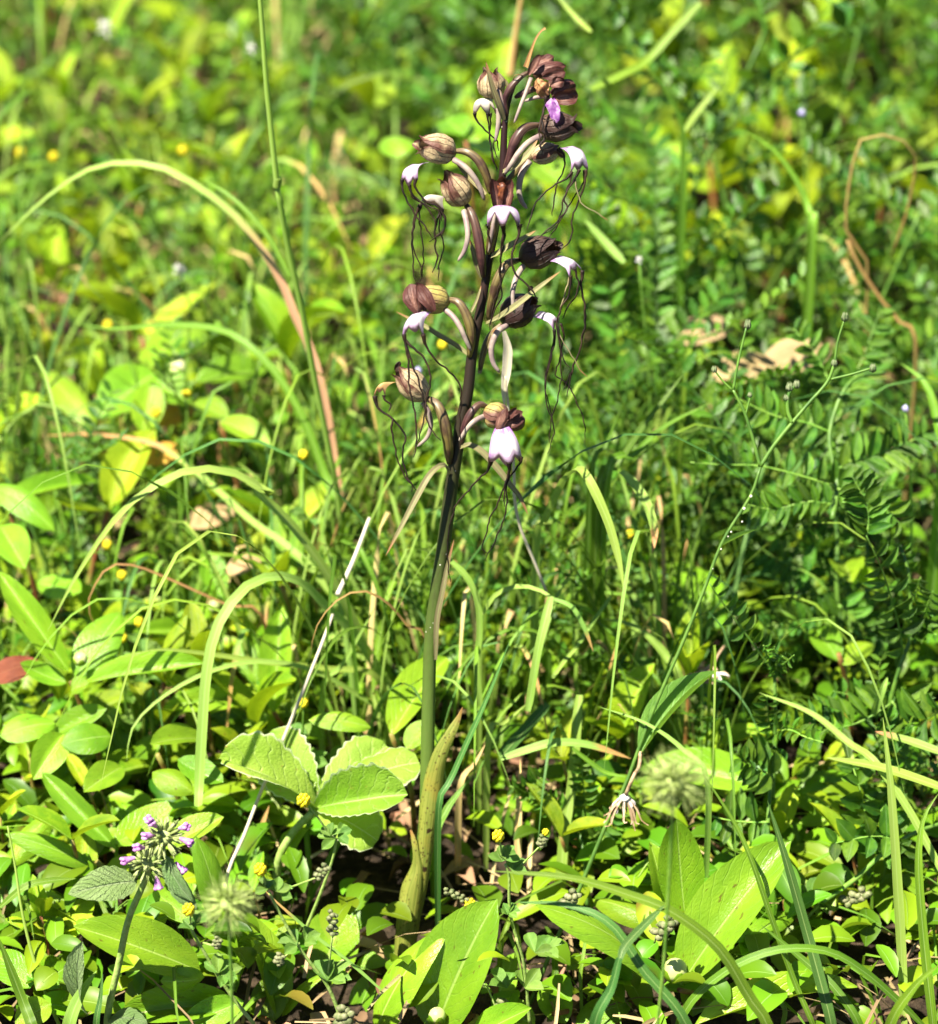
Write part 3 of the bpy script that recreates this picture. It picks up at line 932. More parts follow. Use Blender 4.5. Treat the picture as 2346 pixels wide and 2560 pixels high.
thread(f, 'c2', [(1290, 600), (1225, 930), (1245, 1060), (1270, 1180), (1292, 1280)], -.002, -.003, 1.7, 3)

# F8: front flower facing the camera
f = flower('front flower with open brown hood and broad white three-lobed lip')
petal(f, 'c1', (905, 1245), (868, 1045), 95, 'petal_brown', -.014, -.016, .9, .1, .06, hint=(.45, -.85, .2))
petal(f, 'c1', (965, 1245), (1003, 1050), 95, 'petal_brown', -.014, -.016, .9, .1, .06, hint=(-.45, -.85, .2))
petal(f, 'c1', (935, 1200), (938, 1028), 100, 'petal_brown', -.009, -.014, .7, -.2, .06, hint=(0, -.8, .1))
petal(f, 'c1', (935, 1260), (935, 1060), 150, 'column', -.008, -.008, .5, -.3, .12, name='throat')
otube(f, 'column', [('c1', 935, 1230), ('c1', 932, 1170), ('c1', 938, 1110), ('c1', 932, 1075)], [-.012, -.014, -.015, -.014], [(0, 8), (.3, 5), (.5, 9), (.65, 6), (.85, 11), (1, 5)], 'column', 14, 9, .3)
lip(f, 'c1', (932, 1222), [(845, 1375), (943, 1370), (1052, 1370)], (0, -70), 50, 'lip_white', -.016, (-.018, -.024, -.018), .40, spread=.75)
ovary(f, [('c1', 845, 1540), ('c1', 865, 1450), ('c1', 890, 1350), ('c1', 925, 1250)], [-.004, -.007, -.009, -.008], 13)
spur(f, [('c1', 890, 1270), ('c1', 880, 1340), ('c1', 870, 1410), ('c1', 850, 1535)], [-.012, -.013, -.013, -.010], 6)
thread(f, 'c1', [(845, 1350), (850, 1410), (862, 1480), (858, 1530)], -.018, -.016, 3.0, 8)
thread(f, 'c1', [(943, 1345), (945, 1410), (935, 1500), (930, 1600), ('c2', 918, 200), ('c2', 935, 360), ('c2', 900, 450), ('c2', 860, 560)], -.024, -.016, 2.4, 9)
thread(f, 'c1', [(948, 1345), (955, 1420), (940, 1540), (925, 1660), ('c2', 925, 280), ('c2', 880, 430), ('c2', 858, 590)], -.023, -.014, 2.0, 6)
thread(f, 'c1', [(1052, 1345), (1050, 1420), (1015, 1500), (1000, 1570), (1020, 1660), ('c2', 1055, 250), ('c2', 1120, 310), ('c2', 1170, 395)], -.018, -.022, 3.0, 9)

# F11: left middle
f = flower('olive and wine hood on the middle left with a bright white lip')
hood(f, 'c2', (590, 415), (345, 360), 190, 'hood_olive', db=.0, dt=-.005, flare=.4)
petal(f, 'c2', (380, 480), (330, 290), 130, 'petal_brown', -.012, -.010, -.7, .3, .2)
petal(f, 'c2', (490, 470), (375, 280), 90, 'petal_brown', -.014, -.012, -.5, .35, .2)
petal(f, 'c2', (430, 470), (385, 285), 60, 'hood_dark', -.011, -.011, .7, .1, .10)
ovary(f, [('c2', 722, 770), ('c2', 735, 620), ('c2', 705, 500), ('c2', 650, 410), ('c2', 575, 390)], [-.002, -.004, -.004, -.003, 0], 14.5)
spur(f, [('c2', 560, 455), ('c2', 620, 510), ('c2', 665, 580), ('c2', 700, 660), ('c2', 732, 728)], [-.003, -.006, -.008, -.008, -.007], 9)
lip(f, 'c2', (430, 470), [(278, 650), (362, 605), (428, 655)], (-40, -50), 110, 'lip_white', -.010, (-.012, -.018, -.016), .14)
thread(f, 'c2', [(290, 620), (300, 690), (320, 800), (325, 950), (352, 1080), (370, 1200), (372, 1340), (355, 1432)], -.013, -.016, 2.6, 6.5)
thread(f, 'c2', [(300, 660), (340, 700), (420, 780), (462, 880), (460, 960), (438, 1060), (445, 1190), (490, 1270), (532, 1325)], -.013, -.018, 2.5, 4)
thread(f, 'c2', [(415, 620), (440, 710), (500, 790), (590, 870), (650, 950), (668, 1050), (660, 1200), (665, 1372)], -.016, -.012, 2.5, 7)
thread(f, 'c2', [(300, 680), (340, 800), (390, 940), (425, 1080), (420, 1200), (375, 1350)], -.013, -.018, 2.4, 4)

# F12: lower left
f = flower('lowest left hood, pinkish brown with withered tan lip')
hood(f, 'c2', (440, 1050), (235, 850), 190, 'hood_pale', up=(.5, -.5, .7), db=.0, dt=-.003, flare=.5)
petal(f, 'c2', (235, 860), (265, 800), 40, 'hood_dark', -.003, -.004, .4, .2, .25)
ovary(f, [('c2', 590, 1475), ('c2', 580, 1330), ('c2', 552, 1180), ('c2', 505, 1080), ('c2', 435, 1040)], [-.002, -.005, -.006, -.004, 0], 17)
spur(f, [('c2', 415, 1070), ('c2', 455, 1140), ('c2', 468, 1220), ('c2', 445, 1300), ('c2', 380, 1362)], [-.001, -.001, .0, .0, .0], 8)
lip(f, 'c2', (215, 940), [(92, 1045), (132, 1005), (172, 1040)], (-35, -45), 80, 'lip_tan', -.002, (-.004, -.006, -.005), .15)
thread(f, 'c2', [(98, 1030), (115, 1100), (190, 1160), (250, 1220), (300, 1300), (282, 1400), (290, 1500), (340, 1610), (385, 1672)], -.005, -.010, 2.6, 7)
thread(f, 'c2', [(160, 1025), (165, 1050), (198, 1085), (190, 1130)], -.005, -.006, 2.6, 6)
thread(f, 'c2', [(215, 1180), (212, 1270), (232, 1360), (250, 1450), (290, 1550), (345, 1620), (342, 1660)], -.007, -.010, 2.3, 3)

# F13: lower right
f = flower('lowest right flower with olive hood, curled petals and a fan-shaped white lip')
hood(f, 'c2', (820, 1130), (985, 1190), 185, 'hood_olive', db=-.001, dt=-.006, flare=.3)
petal(f, 'c2', (905, 1260), (968, 1110), 70, 'petal_brown', -.014, -.014, -.6, .3, .1)
petal(f, 'c2', (940, 1230), (1090, 1180), 130, 'petal_brown', -.010, -.010, -.6, .2, .12)
petal(f, 'c2', (980, 1170), (1075, 1130), 60, 'petal_brown', -.010, -.012, .6, .3, .15)
petal(f, 'c2', (960, 1180), (1035, 1105), 55, 'petal_brown', -.012, -.014, .6, .3, .15)
ovary(f, [('c2', 672, 1340), ('c2', 690, 1240), ('c2', 735, 1140), ('c2', 790, 1085), ('c2', 850, 1105)], [-.002, -.004, -.005, -.003, 0], 12, 'ovary_dark')
spur(f, [('c2', 830, 1160), ('c2', 770, 1185), ('c2', 715, 1235), ('c2', 655, 1325)], [-.004, -.008, -.009, -.008], 8.5)
lip(f, 'c2', (940, 1232), [(850, 1460), (980, 1495), (1072, 1450)], (0, -40), 90, 'lip_white', -.013, (-.016, -.022, -.016), .16, spread=.4)
thread(f, 'c2', [(865, 1440), (855, 1490), (835, 1530), (760, 1600), (690, 1680), ('c3', 640, 420), ('c3', 600, 540), ('c3', 580, 660), ('c3', 580, 790), ('c3', 597, 935)], -.016, -.008, 2.2, 9)
thread(f, 'c2', [(985, 1465), (985, 1530), ('c3', 960, 290), ('c3', 905, 430), ('c3', 850, 540), ('c3', 830, 640), ('c3', 805, 705), ('c3', 822, 735), ('c3', 845, 745)], -.022, -.020, 2.2, 9)
thread(f, 'c2', [(988, 1465), (985, 1560), ('c3', 965, 310), ('c3', 975, 400), ('c3', 950, 520), ('c3', 890, 670), ('c3', 850, 740), ('c3', 825, 790), ('c3', 838, 800)], -.021, -.020, 2.2, 6)
thread(f, 'c2', [(1058, 1430), (1050, 1480), (1010, 1540), (975, 1590), ('c3', 955, 330), ('c3', 955, 440)], -.017, -.018, 2.4, 9)

# ================================================================== leaf library
def prof_ell(t, p=.92, q=.62):
    return max(0.0, math.sin(math.pi * min(1, max(0, t)) ** p)) ** q


def leaf_mesh(name, mat, prof=prof_ell, nl=12, nw=7, fold=.12, bend=.12, cup=0.0, wav=.015, cren=0.0, ncren=12, seed=0, twist=0.0, stalk=0.0):
    """unit leaf: base at origin, tip at +Y, full width 1 in X (scaled on placing)"""
    mb = MB()
    rows = []
    for i in range(nl + 1):
        t = i / nl
        w = max(prof(t), .015) * .5
        row = []
        for j in range(nw):
            u = -1 + 2 * j / (nw - 1)
            ww = w
            if cren and abs(u) > .9:
                ww = w * (1 + cren * math.sin(t * ncren * 2 * math.pi))
            x = u * ww
            z = bend * (4 * t * (1 - t)) * .5 + abs(u) * ww * fold - cup * u * u * ww
            z += wav * noise.noise(Vector((u * 1.4, t * 3.2, seed * 3.7 + 1))) * (.3 + abs(u))
            a = twist * (t - .5)
            x, z = x * math.cos(a) - z * math.sin(a), z * math.cos(a) + x * math.sin(a) * .6
            row.append((x, t, z))
        rows.append(row)
    mb.grid(rows)
    return mb.mesh(name, mat)


HYP = [leaf_mesh('leaf', 'hyp', fold=f_, bend=b_, cup=c_, seed=i, twist=tw) for i, (f_, b_, c_, tw) in enumerate(
    [(.25, .10, 0, 0), (.1, .2, .15, .2), (.35, .05, .1, -.2), (.15, -.12, 0, .15), (.5, .15, .1, .1), (.05, .25, .3, -.3)])]
HYPF = [leaf_mesh('leaf', 'hyp_far', fold=f_, bend=b_, cup=c_, seed=i + 9, twist=tw, nl=8, nw=5) for i, (f_, b_, c_, tw) in enumerate(
    [(.25, .10, 0, 0), (.1, .2, .15, .3), (.35, .05, .1, -.3), (.15, -.12, 0, .2), (.5, .2, .1, .3), (.05, .3, .3, -.4)])]
prof_lance = lambda t: prof_ell(t, .75, 1.0)
prof_ob = lambda t: prof_ell(t, 1.5, .65)
LANCE = leaf_mesh('leaf', 'medick', prof_lance, fold=.3, bend=.1, seed=3)
BASIL = [leaf_mesh('leaf', 'basil', lambda t: prof_ell(t, .8, .7), 14, 9, .2, .15, .1, .03, .05, 8, i) for i in range(2)]
VLT = [leaf_mesh('leaflet', 'vetch', lambda t: prof_ell(t, .95, .75), 5, 3, .35, .06, 0, .01, seed=i) for i in range(3)]
MLT = leaf_mesh('leaflet', 'medick', prof_ob, 6, 5, .45, .05, 0, .01, seed=4)


def frame(base, tip, hint, roll=0.0):
    y = tip - base
    L = y.length
    y = y / L
    h = Vector(hint)
    z = h - y * h.dot(y)
    if z.length < .05:
        z = y.orthogonal()
    z.normalize()
    x = y.cross(z)
    if roll:
        x, z = x * math.cos(roll) + z * math.sin(roll), z * math.cos(roll) - x * math.sin(roll)
    return x, y, z, L


def place(name, mesh, base, tip, w, parent, root, hint=(0, -.45, .9), roll=0.0):
    x, y, z, L = frame(base, tip, hint, roll)
    o = link(name, mesh, parent)
    b = base - root.location
    o.matrix_basis = Matrix(((x.x * w, y.x * L, z.x * L, b.x), (x.y * w, y.y * L, z.y * L, b.y), (x.z * w, y.z * L, z.z * L, b.z), (0, 0, 0, 1)))
    return o


def stem(parent, pts, r0, r1, mat, name='stem', root=None, n=14, seg=7):
    mb = MB()
    p = cr(pts, n)
    mb.tube(p, [lerp(r0, r1, i / (n - 1)) for i in range(n)], seg)
    return part(name, mb, mat, parent, root=root)


def bud_part(parent, c, r, root=None, mat='bud'):
    """round bud of overlapping sepals on a small collar"""
    mb = MB()
    mb.blob(c, r, 12, 9, (1, 1, .95))
    o = part('bud', mb, mat, parent, root=root)
    mb = MB()
    for k in range(5):
        a = k * 2 * math.pi / 5
        rows = []
        for i in range(6):
            th = math.pi * (1.0 - .62 * i / 5)
            hw = .62 * math.sin(math.pi * (i + .6) / 6.2)
            rows.append([c + Vector((math.sin(th) * math.cos(a + u * hw), math.sin(th) * math.sin(a + u * hw), math.cos(th))) * (r * 1.045) for u in (-1, -.5, 0, .5, 1)])
        mb.grid(rows)
    part('sepal', mb, 'hyp', o, root=root or parent)
    return o


def hero_shrub(label, node, Yn, leaves, buds=(), stem_to=None, mat_stem='stem_red', group=None):
    """leaves: (crop, bx, by, tx, ty, width_px, dYbase, dYtip, roll)"""
    c = P(*node, Yn)
    g = Vector((c.x + .01, c.y + .02, 0)) if stem_to is None else stem_to
    t = thing('broad_leaved_herb', g, label, 'herb', group or 'broad-leaved herbs')
    stem(t, [g - Vector((0, 0, .01)), (g + c) / 2 + Vector((.004, -.003, 0)), c], .0016, .0012, mat_stem)
    for i, q in enumerate(leaves):
        cc, bx, by, tx, ty, w, db, dt, roll = q
        b, e = P(cc, bx, by, Yn + db), P(cc, tx, ty, Yn + dt)
        ww = w / CR[cc][2] * mpp((b + e) / 2) * 1.12
        place('leaf', HYP[i % 6 if roll != 9 else 4], b, e, ww, t, t, roll=0 if roll == 9 else roll)
    for cc, x, y, r in buds:
        bud_part(t, P(cc, x, y, Yn - .004), r / CR[cc][2] * mpp(c))
    return t


YF = G('s', 1173, 2560, .05).y
hero_shrub('glossy broad-leaved herb at bottom right with one big slanting leaf and a round pale bud', ('b2', 825, 905), -.050, [
    ('b2', 835, 885, 1268, 318, 235, 0, .03, .15), ('b2', 800, 960, 266, 572, 190, 0, -.02, -.5), ('b2', 845, 890, 755, 830, 60, .01, .03, 0),
    ('b2', 850, 620, 818, 232, 165, .03, .035, .1), ('b2', 770, 610, 712, 322, 115, .04, .05, -.2), ('b2', 745, 655, 487, 550, 95, .03, .05, 0),
    ('b2', 890, 1045, 1530, 896, 120, -.012, -.005, .35), ('b2', 1060, 740, 1295, 596, 85, .03, .06, 0), ('b2', 880, 1010, 905, 610, 150, .012, .03, -.3),
    ('b2', 760, 900, 470, 660, 120, .004, .0, -.8)],
    [('b2', 812, 828, 50)])
hero_shrub('pair of upright glossy leaves at the bottom centre in front of the orchid base', ('b1', 1790, 1090), -.055, [
    ('s', 1085, 2590, 1243, 2248, 185, 0, .02, .25), ('s', 935, 2600, 1117, 2322, 120, .004, .018, .5), ('s', 1180, 2600, 1330, 2520, 70, -.01, -.02, 0)],
    [('b1', 1722, 1006, 34)])
hero_shrub('reddish-stemmed broad-leaved herb at bottom left with long flat leaf and dark folded leaves', ('b1', 1000, 1000), -.045, [
    ('b1', 790, 835, 288, 655, 185, -.005, -.008, .1), ('b1', 850, 640, 772, 302, 115, .03, .04, -.5), ('b1', 1100, 1010, 955, 600, 165, .0, .02, -.7),
    ('b1', 930, 915, 880, 560, 95, .0, .02, .8), ('b1', 925, 960, 460, 1010, 140, -.004, -.012, .2), ('b1', 805, 855, 632, 870, 90, -.008, -.016, .9),
    ('b1', 960, 950, 700, 1060, 110, -.01, -.02, .3), ('b1', 1110, 1010, 1300, 830, 95, .0, .01, .8), ('b1', 1080, 1030, 1040, 860, 130, -.004, .01, .2),
    ('b1', 760, 640, 600, 510, 80, .02, .03, .2)], stem_to=Vector(G('b1', 1090, 1060, 0.0)))
hero_shrub('broad bright leaves behind the small yellow-flowered plant left of the orchid base', ('b1', 1260, 880), .0, [
    ('b1', 1250, 900, 1370, 560, 215, 0, .02, 0), ('b1', 1400, 815, 1630, 742, 75, .0, .01, 0), ('b1', 1400, 1030, 1480, 828, 90, -.02, -.01, .2), ('b1', 1060, 720, 1190, 620, 90, .01, .02, 0)])
hero_shrub('low broad-leaved herb at the left edge with narrow upcurved leaves', ('b1', 380, 400), .02, [
    ('b1', 458, 352, 168, 50, 88, 0, .03, .3), ('b1', 368, 425, 20, 290, 85, -.005, -.005, .1), ('b1', 650, 350, 882, 225, 105, -.01, -.005, .1),
    ('b1', 450, 330, 700, 170, 130, .01, .03, .0), ('b1', 120, 790, 305, 830, 130, -.03, -.035, .2), ('b1', 30, 420, 210, 210, 100, .01, .03, .0),
    ('b1', 100, 590, 260, 560, 90, -.02, -.02, .1), ('b1', 560, 330, 480, 170, 90, .02, .05, 0)])
hero_shrub('broad-leaved herb with small bud and three long leaves on the left', ('m1', 280, 795), .10, [
    ('m1', 270, 755, -5, 360, 105, 0, .03, .2), ('m1', 300, 785, 478, 520, 150, 0, .03, -.1), ('m1', 330, 805, 805, 722, 100, -.005, -.01, .1),
    ('m1', 260, 800, 80, 720, 80, 0, 0, .0), ('m1', 280, 830, 350, 800, 70, -.01, -.01, 0)], [('m1', 316, 705, 28)])
hero_shrub('single bright leaf standing upright with a shadow band, left of the stem', ('m1', 1080, 915), .12, [
    ('m1', 1080, 915, 1112, 498, 118, 0, .03, .1), ('m1', 1010, 800, 950, 610, 110, .03, .05, .0), ('m1', 1000, 850, 640, 900, 100, .01, 0, .2), ('m1', 1060, 930, 960, 960, 60, 0, 0, 0)])
hero_shrub('pale pointed leaf above a round bud in the left middle distance', ('m1', 850, 500), .22, [
    ('m1', 868, 480, 820, 280, 100, 0, .02, .0), ('m1', 840, 510, 690, 560, 80, 0, -.01, 0), ('m1', 820, 600, 520, 600, 75, -.03, -.05, .1)], [('m1', 842, 498, 25)])
hero_shrub('spreading lime-green herb around a round bud in the left background', ('u1', 640, 560), .36, [
    ('u1', 620, 520, 390, 700, 190, 0, -.03, .0), ('u1', 610, 470, 800, 350, 190, .02, .07, .1), ('u1', 770, 560, 1050, 510, 130, 0, .02, .1), ('u1', 600, 560, 560, 760, 120, -.02, -.05, .2),
    ('u1', 610, 560, 750, 640, 130, -.01, -.02, -.1), ('u1', 620, 500, 640, 400, 150, .02, .06, .0)], [('u1', 698, 505, 38)])
hero_shrub('bright green leaf pair below the yellow fallen leaves in the left background', ('u1', 870, 715), .30, [
    ('u1', 870, 715, 1068, 812, 95, 0, -.02, 0), ('u1', 370, 742, 168, 518, 105, .04, .09, .1), ('u1', 900, 700, 760, 640, 90, .01, .03, 0)])
hero_shrub('broad leaves at the left edge below the long arching blade', ('m1', 40, 130), .22, [
    ('m1', -20, 110, 385, 8, 85, 0, .03, .1), ('m1', -30, 20, 215, 200, 110, 0, -.02, .1), ('m1', 0, 180, 100, 350, 130, -.02, -.05, .0), ('m1', 320, 440, 150, 400, 110, -.02, 0, .1)])
hero_shrub('wide sunlit leaf behind the hawkweed stem on the right', ('m2', 830, 560), .20, [
    ('m2', 900, 590, 790, 330, 190, 0, .05, .0), ('m2', 960, 610, 860, 340, 190, .0, .05, .1), ('m2', 900, 600, 1050, 540, 110, 0, .02, .1)])
hero_shrub('large flat leaf behind the fluffy seed head on the right', ('b2', 940, 120), .07, [
    ('b2', 1180, 110, 700, 20, 150, 0, .02, .1), ('b2', 1290, 180, 1520, 60, 140, .01, .03, .0), ('b2', 1600, 530, 1850, 470, 150, -.03, -.02, .1), ('b2', 1300, 250, 1500, 210, 70, 0, 0, .2)])
hero_shrub('broad green leaf standing half hidden behind the orchid stem', ('m1', 1540, 1000), .07, [
    ('m1', 1540, 1010, 1760, 700, 150, 0, .05, .2), ('m1', 1460, 975, 1215, 945, 80, 0, .0, .0), ('m1', 1600, 1060, 1700, 950, 90, -.01, 0, .1)])
hero_shrub('lime leaves of a low herb far right between the vetches', ('e1', 1000, 1250), .14, [
    ('e1', 1010, 1310, 830, 1060, 190, 0, .03, .2), ('e1', 1010, 1330, 1250, 1170, 150, 0, .02, .1), ('e1', 1100, 740, 1010, 560, 230, .04, .08, 0), ('e1', 1280, 800, 1120, 600, 120, .03, .07, .3)])
hero_shrub('yellowish low leaves under the thin arching blade at lower left', ('m1', 620, 1080), .06, [
    ('m1', 590, 1040, 800, 1020, 100, 0, .02, .1), ('m1', 440, 1010, 240, 1040, 120, .01, .0, .2), ('m1', 420, 900, 200, 1010, 90, .03, .03, .1), ('m1', 700, 1100, 880, 1190, 110, -.01, -.02, .2),
    ('m1', 250, 1000, 130, 1180, 120, .01, -.01, .3), ('m1', 600, 1150, 760, 1230, 100, -.01, -.02, 0), ('m1', 480, 1130, 330, 1230, 110, .0, -.02, .1), ('m1', 0, 1010, 220, 960, 120, .02, .03, .1)])
hero_shrub('broad leaves in the lower left corner beneath the basil stem', ('b1', 150, 880), -.05, [
    ('b1', 120, 900, -20, 760, 120, 0, .02, .1), ('b1', 160, 900, 310, 800, 130, 0, .02, .2), ('b1', 200, 960, 60, 1040, 110, -.01, -.02, .1), ('b1', 260, 1000, 420, 930, 100, 0, .01, .2), ('b1', 180, 700, 280, 640, 90, .03, .05, .1)])
hero_shrub('two broad leaves at the bottom edge between the orchid base and the round bud', ('b2', 330, 1000), -.055, [
    ('b2', 380, 1040, 300, 880, 120, 0, .02, .1), ('b2', 420, 1050, 640, 960, 130, 0, .01, .2), ('b2', 260, 1050, 100, 960, 110, 0, .01, .1), ('b2', 60, 1040, 180, 760, 120, .03, .05, .2)])
hero_shrub('yellowish leaf cluster beyond the upper hoods', ('c1', 700, 800), .46, [
    ('c1', 690, 760, 560, 660, 200, 0, .02, 0), ('c1', 790, 800, 660, 680, 200, 0, .03, 0), ('c1', 1180, 960, 1320, 1080, 220, 0, -.02, 0), ('c1', 900, 900, 780, 700, 240, 0, .04, 0), ('c1', 700, 900, 560, 980, 180, -.01, -.03, 0),
    ('c1', 320, 880, 160, 780, 200, 0, .03, .0)])

# ================================================================== grasses (tufts placed where they root)
GP = {'g': 'grass', 'p': 'grass_pale', 'k': 'grass_deep', 't': 'grass_tip', 'h': 'grass_half', 'd': 'grass_dry', 's': 'straw', 'b': 'brown_dry', 'l': 'stalk_light'}


def tuft(name, label, blades, cat='grass', group=None, piece='blade', root=None):
    """blades: (crop, [(x, y)...] from root to tip, width_px, Y0, Y1, material key, options)"""
    b0 = blades[0]
    r = P(b0[0], *b0[1][0], b0[3]) if root is None else root
    r.z = 0
    t = thing(name, r, label, cat, group)
    for q in blades:
        c, pts, w, Y0, Y1, mk = q[:6]
        op = q[6] if len(q) > 6 else {}
        n = len(pts)
        pp = []
        for i, a in enumerate(pts):
            cc, x, y = a if isinstance(a[0], str) else (c,) + tuple(a)
            p = P(cc, x, y, lerp(Y0, Y1, i / (n - 1)))
            pp.append(p)
        if op.get('ground', 1):
            g = pp[0].copy()
            if g.z > .004:
                pp.insert(0, Vector((g.x + .15 * (g.x - pp[1].x), g.y + .01, -.005)))
        k = cr(pp, 30)
        ww = w / CR[c][2] * mpp(k[0])
        mb = MB()
        if op.get('tube'):
            mb.tube(k, [ww * .5 * lerp(1, op.get('end', .5), i / 29) for i in range(30)], 7)
        else:
            ribbon(mb, k, ww, hint=Vector(op.get('hint', HINT)), fold=op.get('fold', .3), twist=op.get('tw', 0), prof=op.get('prof'), cols=5)
        part(piece, mb, GP[mk], t)
    return t


flat = lambda k: interp(k, [(0, .7), (.1, 1), (.9, .9), (1, .6)])
tuft('grass_tuft', 'grass tuft left of the stem whose long pale blades arch over to the left', [
    ('m1', [(1550, 890), (1450, 680), (1340, 450), (1150, 180), (960, 0), ('u1', 1080, 1010), ('u1', 930, 922), ('u1', 780, 903), ('u1', 640, 950), ('u1', 470, 1080), (300, 380), (188, 595)], 36, .15, .09, 'p'),
    ('m1', [(1545, 880), (1290, 430), (1130, 260), (1000, 170), (900, 80), (810, 0), ('u1', 740, 890), ('u1', 600, 800), ('u1', 350, 765), ('u1', 160, 772)], 30, .17, .30, 't'),
    ('m1', [(1540, 880), (1420, 640), (1300, 520), (1190, 410), (1080, 380), (960, 430), (860, 570), (815, 750), (795, 1000), (782, 1260), ('b1', 782, 185)], 42, .14, .02, 'p', {'prof': flat}),
    ('m1', [(1550, 970), (1380, 830), (1200, 740), (1000, 716), (800, 765), (620, 870), (520, 980), (498, 1110)], 22, .12, .05, 'p'),
    ('m1', [(1500, 800), (1300, 745), (1100, 725), (850, 690), (640, 668), (490, 692)], 26, .13, .08, 'p'),
    ('m1', [(1545, 880), (1460, 740), (1350, 640), (1180, 560), (1080, 420), (960, 300)], 22, .16, .22, 'g'),
    ('m1', [(1550, 880), (1530, 720), (1470, 560), (1400, 420), (1330, 280), (1300, 100)], 24, .16, .22, 'g'),
    ('m1', [(1560, 890), (1500, 700), (1420, 580), (1380, 520), (1270, 430)], 40, .16, .17, 'g'),
    ('m1', [(1570, 890), (1600, 760), (1580, 650), (1510, 540)], 30, .16, .17, 'g'),
    ('m1', [(1600, 880), (1640, 760), (1620, 680), (1560, 590)], 26, .15, .16, 'g'),
    ('m1', [(1500, 930), (1480, 860), (1430, 760), (1350, 700), (1150, 610)], 22, .15, .15, 'g'),
    ('m1', [(1690, 690), (1600, 570), (1520, 480), (1420, 436), (1320, 480), (1245, 580), (1222, 690)], 13, .08, .06, 'b'),
    ('m1', [(1270, 832), (1340, 740), (1400, 640), (1478, 500)], 24, .12, .11, 'p'),
    ('m1', [(1280, 345), (1380, 305), (1500, 250), (1670, 160)], 30, .22, .26, 'g'),
], group='arching grass tufts')
tuft('dry_grass', 'thin brown dried blade looping over on the left', [
    ('m1', [(1040, 560), (900, 495), (800, 450), (620, 370), (520, 335), (430, 340), (370, 420), (346, 500), (378, 582)], 12, .15, .12, 'b')], 'dry grass')
tuft('grass_plant', 'long blade crossing the left background with its thin tip pointing left', [
    ('u1', [(1345, 1110), (1290, 960), (1200, 720), (1090, 530), (960, 400), (830, 345), (640, 335), (450, 350), (300, 330)], 34, .24, .34, 'g')])
tuft('grass_plant', 'high arching blade at the left, green then dried pink and tan along its far side', [
    ('u1', [(1335, 1040), (1320, 900), (1280, 650), (1230, 450), (1165, 310), (1110, 170), ('t1', 1000, 940), ('t1', 880, 810), ('t1', 700, 690), ('t1', 560, 645), ('t1', 370, 660), ('t1', 180, 780), ('t1', -10, 960)], 34, .26, .34, 'h', {'fold': .5})])
tuft('tall_grass', 'tall straight green grass stalk with a swollen joint, left of the orchid', [
    ('u1', [(1340, 1100), (1300, 850), (1240, 550), (1190, 280), (1130, 0), ('t1', 1090, 720)], 24, .24, .22, 'l', {'tube': 1, 'end': .9}),
    ('t1', [(1090, 735), (1093, 700)], 34, .22, .22, 'p', {'tube': 1, 'end': 1, 'ground': 0}),
    ('t1', [(1090, 720), (1070, 530), (1050, 330), (1035, 130), (1022, -40)], 24, .22, .22, 'l', {'tube': 1, 'end': .8, 'ground': 0}),
    ('t1', [(1140, 1090), (1060, 940), (960, 820), (860, 740), (780, 700)], 22, .26, .30, 'g', {'ground': 0})], piece='stalk')
tuft('straw', 'bleached dry straw leaning beside the grass tuft left of the orchid', [
    ('b1', [(890, 480), (960, 300), (1030, 120), ('m1', 1120, 1010), ('m1', 1250, 690), ('m1', 1310, 530)], 15, .0, .09, 's', {'tube': 1, 'end': .9}),
    ('m1', [(1330, 450), (1390, 320), (1455, 150)], 20, .09, .14, 's', {'tube': 1, 'end': .7, 'ground': 0})], 'straw', piece='stalk')
tuft('straw', 'short pale straw lying on the soil left of the orchid base', [
    ('b1', [(1020, 540), (1180, 410), (1400, 290)], 14, .03, .09, 's', {'tube': 1, 'end': .8, 'ground': 0})], 'straw', piece='stalk')
tuft('straw', 'pale stalk with tan foot rising under the mallow leaf', [
    ('b1', [(985, 500), (1010, 330), (1060, 180)], 34, .04, .06, 't', {})], 'straw', piece='stalk')
tuft('grass_tuft', 'grass tuft right of the stem with a sharply folded pale blade', [
    ('c3', [(1160, 700), (1200, 560), (1270, 400), (1350, 240), (1425, 190)], 62, .13, .09, 'p', {'prof': flat, 'hint': (.3, -.8, .4)}),
    ('c3', [(1420, 190), (1470, 205), (1540, 320), (1640, 550), (1710, 800), (1747, 1025)], 66, .09, .05, 'p', {'ground': 0, 'prof': lambda k: interp(k, [(0, .75), (.3, 1), (.7, .8), (1, .03)])}),
    ('u2', [(480, 960), (530, 830), (600, 655)], 34, .16, .17, 'g'), ('u2', [(510, 1010), (570, 900), (680, 740), (790, 600), (845, 525)], 44, .16, .19, 'g'),
    ('u2', [(540, 960), (650, 850), (760, 740), (950, 640)], 40, .16, .2, 'g'), ('u2', [(850, 530), (900, 470), (1000, 440), (1120, 480)], 22, .26, .3, 'g'),
    ('u2', [(600, 910), (650, 960), (700, 1040), ('m2', 730, 200), ('m2', 722, 290)], 40, .12, .09, 't', {'ground': 0}),
    ('c3', [(1280, 600), (1380, 500), (1520, 400)], 40, .17, .2, 'g')], group='arching grass tufts')
